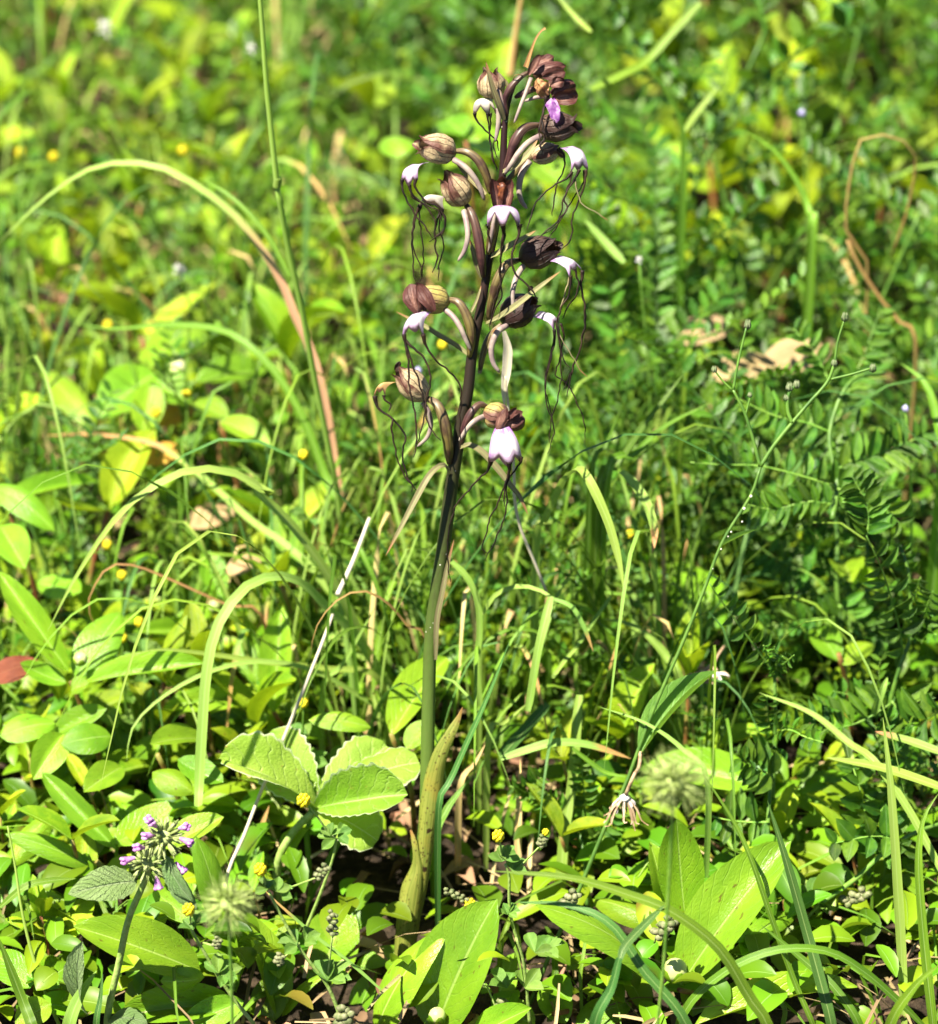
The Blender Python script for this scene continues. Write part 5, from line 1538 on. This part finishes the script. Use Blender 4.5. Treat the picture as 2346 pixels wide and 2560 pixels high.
def medick(label, main, Y, heads=(), pods=(), leaves=(), c0='c4', root=None):
    pts = [P(c, x, y, Y) for c, x, y in main]
    t = thing('medick', Vector((pts[0].x, Y, 0)) if root is None else root, label, 'medick', 'medicks with yellow flower heads')
    stem(t, pts, .0009, .0006, 'stem_hairy', n=6 * len(pts))
    for i, (c, x, y, r, bx, by) in enumerate(heads):
        h = P(c, x, y, Y - .003)
        stem(t, [P(c, bx, by, Y), (P(c, bx, by, Y) + h) / 2 + Vector((.0006, 0, .0004)), h], .0005, .0004, 'stem_hairy', 'flower_stalk', n=8, seg=5)
        yhead(t, h, r / CR[c][2] * PXM, i)
    for i, (c, x, y, x2, y2, r, bx, by) in enumerate(pods):
        h = P(c, x, y, Y - .003)
        stem(t, [P(c, bx, by, Y), h], .0005, .0004, 'stem_hairy', 'flower_stalk', n=6, seg=5)
        podhead(t, h, P(c, x2, y2, Y - .003), r / CR[c][2] * PXM, i)
    for c, x, y, L, az, el in leaves:
        trifol(t, P(c, x, y, Y - .002), L / CR[c][2] * PXM, az, el)
    return t


medick('medick right of the orchid base with a yellow head and a half-faded one', [('c4', 1090, 1900), ('c4', 1040, 1720), ('c4', 1000, 1580), ('c4', 985, 1450), ('c4', 985, 1300), ('c4', 960, 1215)], -.035,
       [('c4', 912, 1030, 44, 935, 1200), ('c4', 1225, 1005, 26, 1200, 1050)], [('c4', 1195, 1090, 1215, 1040, 26, 1015, 1275)],
       [('c4', 935, 1200, 105, 2.0, .6), ('c4', 965, 1190, 110, .9, .7), ('c4', 1010, 1270, 130, .6, .3), ('c4', 985, 1540, 95, .1, .1), ('c4', 975, 1550, 90, 2.2, .8), ('c4', 1150, 1770, 110, .9, .5), ('c4', 1180, 1810, 120, .1, .2), ('c4', 985, 1150, 80, .4, 1.0)])
medick('medick with a bright yellow head and grey pods leaning from the orchid base', [('c4', 900, 1580), ('c4', 830, 1470), ('c4', 760, 1500)], -.02,
       [('c4', 725, 1478, 42, 715, 1570), ('c4', 665, 1595, 34, 640, 1680)], [('c4', 690, 1450, 570, 1390, 26, 820, 1475)], [('c4', 640, 1640, 80, 2.6, .4), ('c4', 760, 1560, 90, .3, .3)])
medick('medick at lower left with a yellow head above folded leaflets', [('b1', 1340, 1010), ('b1', 1290, 890), ('b1', 1200, 770), ('b1', 1150, 690), ('b1', 1100, 600), ('b1', 1060, 520)], -.085,
       [('b1', 1025, 432, 26, 1045, 500)], [('b1', 1250, 462, 1285, 420, 17, 1150, 500), ('b1', 1310, 685, 1310, 600, 18, 1290, 860), ('b1', 1095, 800, 1105, 770, 16, 1180, 720), ('b1', 1350, 1050, 1360, 990, 30, 1340, 980)],
       [('b1', 1055, 510, 62, 2.5, .3), ('b1', 1090, 520, 65, 1.3, .9), ('b1', 1110, 540, 70, .4, .5), ('b1', 1170, 730, 85, 3.0, .1), ('b1', 1200, 720, 80, .3, .5), ('b1', 1290, 870, 95, 1.0, .9), ('b1', 1310, 860, 90, .3, .4)])
medick('medick with a yellow head beside the bristly seed head at lower left', [('b1', 1000, 1040), ('b1', 920, 940), ('b1', 860, 850), ('b1', 800, 750), ('b1', 760, 680), ('b1', 750, 640)], -.095,
       [('b1', 742, 590, 26, 748, 650)], [('b1', 850, 735, 860, 705, 14, 800, 720)], [('b1', 760, 670, 60, 2.4, .3), ('b1', 775, 650, 62, .6, .9), ('b1', 870, 850, 85, .1, .2), ('b1', 860, 840, 80, 1.6, .9), ('b1', 880, 850, 75, -.6, .2)])
medick('medick behind the mallow leaf with one yellow head and a long thin stalk', [('b1', 1190, 700), ('b1', 1260, 530), ('b1', 1310, 390), ('b1', 1325, 310)], -.01,
       [('b1', 1195, 160, 30, 1300, 300)], [], [('b1', 1320, 310, 75, 2.9, .0), ('b1', 1330, 300, 70, .2, .2), ('b1', 1300, 300, 60, 1.3, .8)])
medick('medick with grey pod clusters in the bottom centre', [('b2', 240, 1040), ('b2', 215, 800), ('b2', 185, 700)], -.06, [],
       [('b2', 120, 1010, 140, 960, 28, 70, 890), ('b2', 740, 690, 800, 630, 26, 730, 720), ('b2', 380, 570, 420, 525, 22, 330, 640)], [('b2', 150, 900, 100, 2.4, .5), ('b2', 220, 900, 100, .6, .6), ('b2', 260, 760, 90, .8, .4), ('b2', 300, 750, 90, .1, .1)])
medick('medick at the right edge with a curved cluster of pale pods', [('b2', 1300, 660), ('b2', 1390, 560), ('b2', 1450, 520)], .0, [],
       [('b2', 1480, 560, 1565, 520, 26, 1390, 558)], [('b2', 1350, 560, 120, 1.2, .6), ('b2', 1380, 580, 90, -.2, .1)])
YL = ['leftmost of the three blurred yellow heads above the arched blade', 'middle one of the three blurred yellow heads above the arched blade', 'blurred yellow head right of the arched blade top',
      'yellow head at the thin tip of the leftward blade', 'yellow head right of the pale round bud', 'yellow head just below the lime herb', 'yellow head between the stalk foot and the lowest left hood',
      'yellow head beside the highest pale grass arch', 'yellow head above the looping brown blade', 'round yellow head above the long flat leaf', 'lower yellow head left of the round one', 'single yellow medick head beside the bleached straw',
      'yellow medick head behind the orchid stem on the left', 'yellow medick head right of the folded grass blade']
YD = [('t1', 80, 600, .62), ('t1', 210, 617, .60), ('t1', 720, 592, .56), ('u1', 425, 335, .42), ('u1', 735, 605, .30), ('u1', 615, 680, .28), ('u1', 1195, 845, .2), ('m1', 422, 255, .22),
      ('m1', 480, 375, .2), ('m1', 548, 560, .16), ('m1', 482, 622, .14), ('m1', 1195, 878, .08), ('c2', 545, 690, .3), ('m2', 635, 215, .2)]
for i, (c, x, y, Y) in enumerate(YD):
    h = P(c, x, y, Y)
    lab = YL[i]
    side = 'blurred upper left' if i < 3 else 'left middle distance' if i < 11 else 'low' if i == 11 else 'background beside the stem' if i == 12 else 'right middle distance'
    g = Vector((h.x + .006, Y + .01, 0))
    t = thing('medick', g, lab, 'medick', 'yellow medick heads, ' + side)
    stem(t, [g, (g + h) / 2 + Vector((-.004, 0, 0)), h], .0008, .0005, 'stem_green')
    yhead(t, h, 21 / 1.5746 * mpp(h) * .95, i)
    for k in range(3):
        trifol(t, g.lerp(h, .35 + .2 * k), .010, k * 2.2 + i, .4)
WD = [('t1', 415, 115, .8, 'white_petal', 40, 'blurred white clover head near the top left corner'), ('t1', 990, 195, .6, 'white_petal', 26, 'small blurred white flower left of the tall grass stalk top'),
      ('t1', 708, 1070, .45, 'white_petal', 34, 'white tubular flower left of the dried arching blade'),
      ('c2', 385, 840, .28, 'violet', 30, 'small pale violet flower behind the lowest left hood'), ('t2', 670, 1025, .3, 'white_petal', 18, 'tiny white flower right of the dark middle hood'),
      ('u2', 1720, 650, .2, 'violet', 26, 'pale blue hanging vetch flower near the right edge'), ('t2', 1312, 430, .5, 'violet', 26, 'pale blue hanging flower in the upper right')]
for i, (c, x, y, Y, mat, r, lab) in enumerate(WD):
    h = P(c, x, y, Y)
    g = Vector((h.x + .01, Y + .015, 0))
    t = thing('small_flower', g, lab, 'flower', 'small pale flowers')
    stem(t, [g, (g + h) / 2 + Vector((.004, 0, .01)), h], .0009, .0006, 'stem_green')
    mb = MB()
    rr = r / 1.5746 * mpp(h)
    for k in range(12):
        a = k * 2.4
        e = Vector((math.cos(a) * .35, math.sin(a) * .35, .9 - .12 * k if mat == 'white_petal' else -.9 + .05 * k)).normalized()
        mb.tube([h, h + e * rr * .6, h + e * rr * 1.05], [rr * .12, rr * .17, rr * .04], 5)
    part('flower_head', mb, mat, t)

# ================================================================== fill: plants copied over the meadow
def proj(p):
    d = p - CAM
    z = d.dot(FW)
    return 1173 + FPX * d.x / z, 1280 - FPX * d.dot(UPV) / z


def mat4(base, tip, w, hint=(0, 0, 1), roll=0.0):
    x, y, z, L = frame(base, tip, hint, roll)
    return Matrix(((x.x * w, y.x * L, z.x * L, base.x), (x.y * w, y.y * L, z.y * L, base.y), (x.z * w, y.z * L, z.z * L, base.z), (0, 0, 0, 1)))


def proto_hyp(rg, small=False):
    h = rg.uniform(.045, .095)
    lean = Vector((rg.uniform(-.02, .02), rg.uniform(-.02, .02), h))
    mb = MB()
    pts = cr([Vector((0, 0, -.01)), lean * .5 + Vector((.003, .002, 0)), lean], 8)
    mb.tube(pts, [.0014] * 8, 5)
    parts = [('stem', mb.mesh('stem', 'stem_red'), Matrix())]
    n = rg.choice((2, 3, 3))
    az0 = rg.uniform(0, 3.14)
    for k in range(n):
        p = pts[int(7 * (.45 + .55 * k / (n - 1)))]
        for s in (0, 1):
            az = az0 + k * 1.57 + s * math.pi + rg.uniform(-.3, .3)
            el = R(rg.uniform(8, 35) + 18 * k * (1 if k == n - 1 else .4))
            L = rg.uniform(.042, .062) * (1 - .12 * k)
            e = p + Vector((math.cos(az) * math.cos(el), math.sin(az) * math.cos(el), math.sin(el))) * L
            parts.append(('leaf', HYPF[rg.randrange(6)], mat4(p, e, L * rg.uniform(.34, .46), roll=rg.uniform(-.35, .35))))
    return parts


def frond_mesh(seed, n=9, ll=.17):
    rg = random.Random(seed)
    mb = MB()
    bend = rg.uniform(-.15, .3)
    rp = [Vector((rg.uniform(-.02, .02), t, bend * t * t)) for t in [i / 8 for i in range(9)]]
    mb.tube(rp, [lerp(.012, .005, i / 8) for i in range(9)], 4, cap=False)
    for i in range(n):
        t = .1 + .88 * i / (n - 1)
        a = Vector((0, t, bend * t * t))
        for s in (-1, 1):
            f_ = rg.uniform(.1, .8)
            d = Vector((s * math.cos(f_), rg.uniform(.2, .6), math.sin(f_))).normalized()
            L = ll * rg.uniform(.8, 1.15)
            x, y, z, _ = frame(a, a + d * L, (-s * .5, 0, 1))
            rows = []
            for k, w in ((0, .05), (.3, .9), (.65, 1), (1, .08)):
                c = a + d * (L * k)
                ww = w * L * .19
                rows.append([c - x * ww + z * ww * .3, c, c + x * ww + z * ww * .3])
            mb.grid(rows)
    return mb.mesh('compound_leaf', 'vetch')


FR = [frond_mesh(100 + i, 8 + i % 4) for i in range(6)]


def proto_vetch(rg, h=.16):
    top = Vector((rg.uniform(-.05, .05), rg.uniform(-.05, .03), h * rg.uniform(.8, 1.15)))
    mid = top * .5 + Vector((rg.uniform(-.02, .02), rg.uniform(-.02, .02), 0))
    pts = cr([Vector((0, 0, -.01)), mid, top], 16)
    mb = MB()
    mb.tube(pts, [lerp(.0012, .0007, i / 15) for i in range(16)], 5)
    parts = [('stem', mb.mesh('stem', 'stem_dark'), Matrix())]
    n = rg.randint(8, 11)
    az = rg.uniform(0, 6.28)
    for k in range(n):
        p = pts[int(15 * (.15 + .85 * k / (n - 1)))]
        az += 2.4 + rg.uniform(-.5, .5)
        el = R(rg.uniform(-5, 50))
        L = rg.uniform(.05, .075)
        e = p + Vector((math.cos(az) * math.cos(el), math.sin(az) * math.cos(el), math.sin(el))) * L
        parts.append(('compound_leaf', FR[rg.randrange(6)], mat4(p, e, L, roll=rg.uniform(-.5, .5))))
    return parts


def proto_grass(rg, h=.16, n=7, wd=(.0025, .005)):
    parts = []
    for k in range(n):
        az = rg.uniform(0, 6.28)
        H = h * rg.uniform(.5, 1.1)
        o = H * rg.uniform(.25, .9)
        dx, dy = math.cos(az), math.sin(az)
        b = Vector((dx * .006, dy * .006, -.005))
        droop = rg.uniform(.3, 1.0)
        pts = cr([b, Vector((dx * o * .18, dy * o * .18, H * .45)), Vector((dx * o * .45, dy * o * .45, H * .80)), Vector((dx * o * .75, dy * o * .75, H * (.97 - .05 * droop))), Vector((dx * o * 1.0, dy * o * 1.0, H * (.97 - .25 * droop))), Vector((dx * o * 1.18, dy * o * 1.18, H * (.9 - .5 * droop)))], 18)
        mb = MB()
        ribbon(mb, pts, rg.uniform(*wd), hint=Vector((dx * .8, dy * .8, .7)), fold=.35, twist=rg.uniform(-.8, .8))
        parts.append(('blade', mb.mesh('blade', rg.choice(['grass'] * 5 + ['grass_pale', 'grass_pale', 'grass_deep', 'grass_deep', 'grass_tip', 'grass_dry'])), Matrix()))
    return parts


def inst(name, protos, i, loc, rz, sc, label, cat, group):
    t = link(name, None)
    t.empty_display_size = .01
    t.location = loc
    t.rotation_euler = (0, 0, rz)
    t.scale = (sc, sc, sc)
    tag(t, label, cat, group)
    for nm, me, mx in protos[i % len(protos)]:
        o = link(nm, me, t)
        o.matrix_basis = mx
    return t


fg = random.Random(77)
PH = [proto_hyp(fg) for _ in range(9)]
PV = [proto_vetch(fg, .10 + .02 * (i % 5)) for i in range(9)]
PF = [proto_grass(fg, .13 + .025 * (i % 4), 10, (.0016, .0034)) for i in range(6)]
PG = [proto_grass(fg, .10 + .03 * (i % 4), 6 + i % 3) for i in range(8)]


LM = [(650, 460, 'the joint of the tall grass stalk'), (690, 100, 'the top of the tall grass stalk'), (420, 410, 'the arched half-dry blade'), (640, 640, 'the pinkish dry part of the arched blade'),
      (270, 75, 'the white clover near the top left corner'), (100, 385, 'the two upper left yellow heads'), (90, 610, 'the white clover at the left edge'), (450, 690, 'the white tubular flower'),
      (440, 920, 'the lime herb with a round bud'), (300, 810, 'the long leftward blade tip'), (380, 1130, 'the yellow fallen leaf'), (90, 1280, 'the leaves at the left edge'), (530, 1190, 'the highest pale grass arch'),
      (180, 1650, 'the herb with the small bud'), (700, 1580, 'the upright leaf with a shadow band'), (880, 1480, 'the bleached straw'), (950, 1750, 'the foot of the arching tuft'), (130, 2050, 'the upcurved leaves at the left edge'),
      (800, 1930, 'the mallow leaf'), (380, 2120, 'the pink-flowered basil'), (1060, 330, 'the upper left hood'), (1390, 190, 'the topmost withered flower'), (1440, 640, 'the dark middle right hood'), (1050, 750, 'the olive left hood'),
      (1030, 960, 'the lowest left hood'), (1260, 1120, 'the fan-shaped white lip'), (1700, 260, 'the upper sickle-shaped blade'), (1960, 420, 'the lower sickle-shaped blade'), (2200, 380, 'the looped brown dry stem'), (2100, 60, 'the top right corner leaves'),
      (1320, 40, 'the brown stalk behind the orchid tip'), (1450, 1180, 'the sharply folded pale blade'), (1870, 820, 'the hawkweed buds'), (2110, 850, 'the large upright vetch leaf'), (1900, 1160, 'the fork of the hawkweed stem'), (1740, 1520, 'the wide sunlit leaf'),
      (1560, 1600, 'the yellow-green bent blade'), (1780, 1690, 'the withered grey-pink flower head'), (2270, 1450, 'the vetch with the pale pod'), (2280, 1000, 'the wide blade at the right edge'), (1680, 2000, 'the fluffy seed head on the right'), (1940, 1640, 'the one-sided vetch leaf'),
      (2230, 2050, 'the rounded leaflets by the right edge'), (1400, 1950, 'the shaded small vetch'), (2250, 2350, 'the tall blades of the lower right corner'), (1700, 2400, 'the round pale bud at lower right'), (600, 2300, 'the bristly seed head at lower left')]
used = {}


def where(x, y, look):
    """a label that places the plant against something one can find"""
    best = None
    for lx, ly, nm in sorted(LM, key=lambda q: (q[0] - x) ** 2 + (q[1] - y) ** 2)[:16]:
        dx, dy = x - lx, y - ly
        w = ('right of' if dx > 0 else 'left of') if abs(dx) > abs(dy) else ('below' if dy > 0 else 'above')
        lab = look + ' ' + w + ' ' + nm
        if best is None:
            best = lab
        if len(lab.split()) <= 16 and lab not in used:
            used[lab] = 1
            return lab
    return ' '.join(best.split()[:16])


placed = []
for k in range(3400):
    X, Y = fg.uniform(-.75, .75), fg.uniform(-.16, 1.5)
    sx, sy = proj(Vector((X, Y, .05)))
    if not (-350 < sx < 2700) or sy < -900:
        continue
    if Y < .16 and abs(X + .02) < .06:          # open soil round the orchid's foot
        continue
    if Y < .03 and (-.06 < X < .20 or Y < -.025):                # the big front leaves stand here
        continue
    if not (-130 < sx < 2476 and -150 < sy < 2700):
        continue
    r = fg.random()
    left = sx < 950
    right = sx > 1330
    lime = sx > 1620 and sy < 800
    pv = .10 if left else .56 if not right else (.18 if lime else .68)
    if right and sy > 1500: pv = .45
    if Y < 0: pv = 0.1 if right else 0
    if left and sy < 900: pv = .18
    kind = 'v' if r < pv else 'g' if r < pv + (.18 if not left else .26 if sy < 900 else .14) else 'h'
    if kind == 'h' and left and 800 < sy < 1750 and fg.random() < .35:
        kind = 'g'
    rad_ = {'v': .030, 'g': .040, 'h': .034}[kind]
    if any((X - a) ** 2 + (Y - b) ** 2 < ((rad_ + q) * .5) ** 2 * (1.05 if Y < .32 else 1.5) for a, b, q in placed):
        continue
    placed.append((X, Y, rad_))
    seen = -60 < sx < 2400 and -60 < sy < 2620
    z = 'in the background' if sy < 700 else 'in the middle distance' if sy < 1500 else 'low in front'
    loc, rz = Vector((X, Y, -.004)), fg.uniform(0, 6.28)
    near = .5 if Y < .02 else .6 if Y < .12 else .8 if Y < .2 else 1.0
    if kind == 'v':
        i = fg.randrange(9)
        inst('vetch', PV, i, loc, rz, fg.uniform(.8, 1.2) * (.75 if left else 1.3 if sy < 1000 else 1) * near, where(sx, sy, 'fine-leaved vetch'), 'vetch', 'vetches ' + z)
    elif kind == 'g':
        i = fg.randrange(8)
        inst('grass_tuft', PG if i % 2 else PF, i, loc, rz, fg.uniform(.7, 1.1) * (.65 if Y < .2 else 1) * near, where(sx, sy, 'loose thin-bladed grass tuft'), 'grass', 'grass tufts ' + z)
    else:
        i = fg.randrange(9)
        inst('broad_leaved_herb', PH, i, loc, rz, fg.uniform(.8, 1.2) * near * (1.2 if lime else .85 if left and sy < 900 else 1), where(sx, sy, 'leafy lime-green herb'), 'herb', 'broad-leaved herbs ' + z)

for k in range(72):                              # slender grass round the stem and to its left
    X, Y = (fg.uniform(-.10, .14), fg.uniform(.10, .42)) if k < 38 else (fg.uniform(-.30, -.05), fg.uniform(.13, .55))
    if abs(X + .01) < .03 and Y < .12:
        continue
    sx, sy = proj(Vector((X, Y, .05)))
    inst('grass_tuft', PF, fg.randrange(6), Vector((X, Y, -.004)), fg.uniform(0, 6.28), fg.uniform(.6, 1.05), where(sx, sy, 'slender dense grass tuft'), 'grass', 'slender grass behind the orchid')

# ------------------------------------------------------------------ uncountable small stuff
nr = np.random.default_rng(12)


def leaf_mass(name, label, X, Y, Z, L, W, el, mat, cat_bend=.15, az=None, rows=((0, .1), (.35, .95), (.7, .9), (1, .08)), fold=.25):
    n = len(X)
    az = nr.uniform(0, 2 * np.pi, n) if az is None else az
    d = np.stack([np.cos(az) * np.cos(el), np.sin(az) * np.cos(el), np.sin(el)], 1)
    s = np.stack([-np.sin(az), np.cos(az), np.zeros(n)], 1)
    ro = nr.uniform(-.5, .5, n)
    up = np.cross(d, s)
    up *= np.sign(up[:, 2:3] + 1e-9)
    s2 = s * np.cos(ro)[:, None] + up * np.sin(ro)[:, None]
    u2 = up * np.cos(ro)[:, None] - s * np.sin(ro)[:, None]
    b = np.stack([X, Y, Z], 1)
    V = []
    for t_, w in rows:
        c = b + d * (L * t_)[:, None] + u2 * (L * cat_bend * 4 * t_ * (1 - t_) * .5)[:, None] + np.stack([np.zeros(n), np.zeros(n), -cat_bend * L * t_ * t_], 1)
        for u in (-1, 0, 1):
            V.append(c + s2 * (u * w * W * .5)[:, None] + u2 * (abs(u) * w * W * fold)[:, None])
    V = np.stack(V, 1)                                     # n, 3*rows, 3
    m = len(rows)
    q = []
    uvs = []
    for i in range(m - 1):
        for j in range(2):
            q.append((i * 3 + j, i * 3 + j + 1, (i + 1) * 3 + j + 1, (i + 1) * 3 + j))
            v0, v1 = i / (m - 1), (i + 1) / (m - 1)
            uvs += [(j / 2, v0), (j / 2 + .5, v0), (j / 2 + .5, v1), (j / 2, v1)]
    q = np.array(q)
    F = (q[None] + (np.arange(n) * 3 * m)[:, None, None]).reshape(-1)
    nf = n * len(q)
    me = bpy.data.meshes.new(name)
    me.vertices.add(n * 3 * m)
    me.vertices.foreach_set('co', V.reshape(-1).astype(np.float32))
    me.loops.add(nf * 4)
    me.loops.foreach_set('vertex_index', F.astype(np.int32))
    me.polygons.add(nf)
    me.polygons.foreach_set('loop_start', np.arange(0, nf * 4, 4, dtype=np.int32))
    me.polygons.foreach_set('use_smooth', np.ones(nf, dtype=bool))
    me.update(calc_edges=True)
    uvl = me.uv_layers.new(name='UVMap')
    uvl.data.foreach_set('uv', np.tile(np.array(uvs, dtype=np.float32), (n, 1)).ravel())
    me.materials.append(M[mat])
    o = link(name, me)
    return tag(o, label, kind='stuff')


def patch(n, x0, x1, y0, y1, hole=True):
    X, Y = nr.uniform(x0, x1, n), nr.uniform(y0, y1, n)
    if hole:
        k = ~((Y < .15) & (np.abs(X + .02) < .06)) | (nr.random(n) < .22)
        X, Y = X[k], Y[k]
    return X, Y


X, Y = patch(9000, -.8, .8, -.07, 1.7)
n = len(X)
leaf_mass('ground_cover', 'carpet of small clover-like leaves over the soil', X, Y, nr.uniform(.004, .05, n), nr.uniform(.009, .020, n), nr.uniform(.006, .013, n), nr.uniform(-.2, .8, n), 'cover', rows=((0, .1), (.15, .6), (.35, .95), (.55, 1), (.75, .85), (.9, .5), (1, .06)))
X, Y = patch(1500, -.35, .35, -.06, .32)
n = len(X)
leaf_mass('low_foliage', 'small oval leaves crowding the ground near the orchid', X, Y, nr.uniform(.004, .035, n), nr.uniform(.016, .032, n), nr.uniform(.008, .016, n), nr.uniform(-.1, .7, n), 'cover', rows=((0, .1), (.15, .6), (.35, .95), (.55, 1), (.75, .85), (.9, .5), (1, .06)))
X, Y = patch(4200, -.7, .7, -.06, 1.6)
n = len(X)
leaf_mass('fine_grass', 'fine short grass blades scattered through the meadow', X, Y, np.full(n, -.003), nr.uniform(.04, .13, n) * np.where(Y > .3, 1.25, .8), nr.uniform(.0012, .0032, n), nr.uniform(.6, 1.45, n), 'grass', .5, rows=((0, .8), (.3, 1), (.6, .85), (.85, .5), (1, .05)))
X, Y = patch(6500, -.7, .7, -.3, 1.5, False)
n = len(X)
leaf_mass('leaf_litter', 'dry brown leaf litter lying on the soil', X, Y, nr.uniform(-.006, .006, n), nr.uniform(.006, .024, n), nr.uniform(.002, .008, n), nr.uniform(-.2, .6, n), 'litter', .4, fold=.4)
X, Y = patch(4200, -.7, .7, -.3, 1.5, False)
n = len(X)
leaf_mass('dead_stalks', 'thin dry stalks strewn on the ground', X, Y, nr.uniform(-.003, .012, n), nr.uniform(.02, .08, n), nr.uniform(.0007, .0022, n), nr.uniform(-.05, .6, n), 'litter_straw', .1, rows=((0, 1), (.4, 1), (.8, .9), (1, .5)))
# the meadow beyond the frame, coarser
n0 = 40000
rr_, aa = 8.0 * nr.random(n0) ** .75, nr.uniform(0, 2 * np.pi, n0)
X, Y = rr_ * np.cos(aa), rr_ * np.sin(aa) + .6
zz = (Y - CAM.y) * FW.y + (.05 - CAM.z) * FW.z
ppx = 1173 + FPX * X / zz
ppy = 1280 - FPX * ((Y - CAM.y) * UPV.y + (.05 - CAM.z) * UPV.z) / zz
k = (ppx < -130) | (ppx > 2476) | (ppy < -150)
k &= ~((Y < .0) & (np.abs(X) < .5))
X, Y = X[k], Y[k]
n = len(X)
leaf_mass('distant_meadow', 'meadow plants continuing beyond the orchid', X, Y, nr.uniform(0, .04, n), nr.uniform(.04, .08, n) * (1 + rr_[k] * .3), nr.uniform(.006, .026, n) * (1 + rr_[k] * .3), nr.uniform(.1, 1.2, n), 'cover', .3)

# fallen yellow-orange leaves in the left background
for i, (c, x, y, Y, L, lab) in enumerate([('u1', 540, 840, .30, .020, 'yellow fallen leaf in the left background, largest of three'), ('u1', 640, 880, .28, .022, 'orange fallen leaf beside the large yellow one'),
                                          ('u1', 690, 725, .34, .022, 'amber fallen leaf under the lime-green herb'), ('m1', 50, 790, .10, .024, 'dark red-brown dead leaf at the left edge'),
                                          ('u2', 1085, 545, .30, .034, 'pale tan dead leaf behind the branching hawkweed'), ('u2', 1290, 500, .33, .038, 'curled tan dead leaf right of the pale one behind the hawkweed'), ('u2', 930, 390, .40, .032, 'brown dead leaf in the dark gap right of the hanging threads'),
                                          ('m1', 830, 180, .27, .026, 'pinkish tan dead leaf left of the arching tuft'), ('m1', 960, 370, .20, .018, 'small pale dead leaf above the pale pointed leaf')]):
    p = P(c, x, y, Y)
    t = thing('fallen_leaf', p, lab, 'fallen leaf')
    me = leaf_mesh('leaf_blade', 'dead_orange' if i < 3 else 'dead_dark' if i == 3 else 'dead_tan', prof_ell, 10, 7, .2, .2, .2, .05, seed=60 + i)
    place('leaf_blade', me, p - Vector((L * .5, 0, 0)), p + Vector((L * .5, .01, .004)), L * .6, t, t)
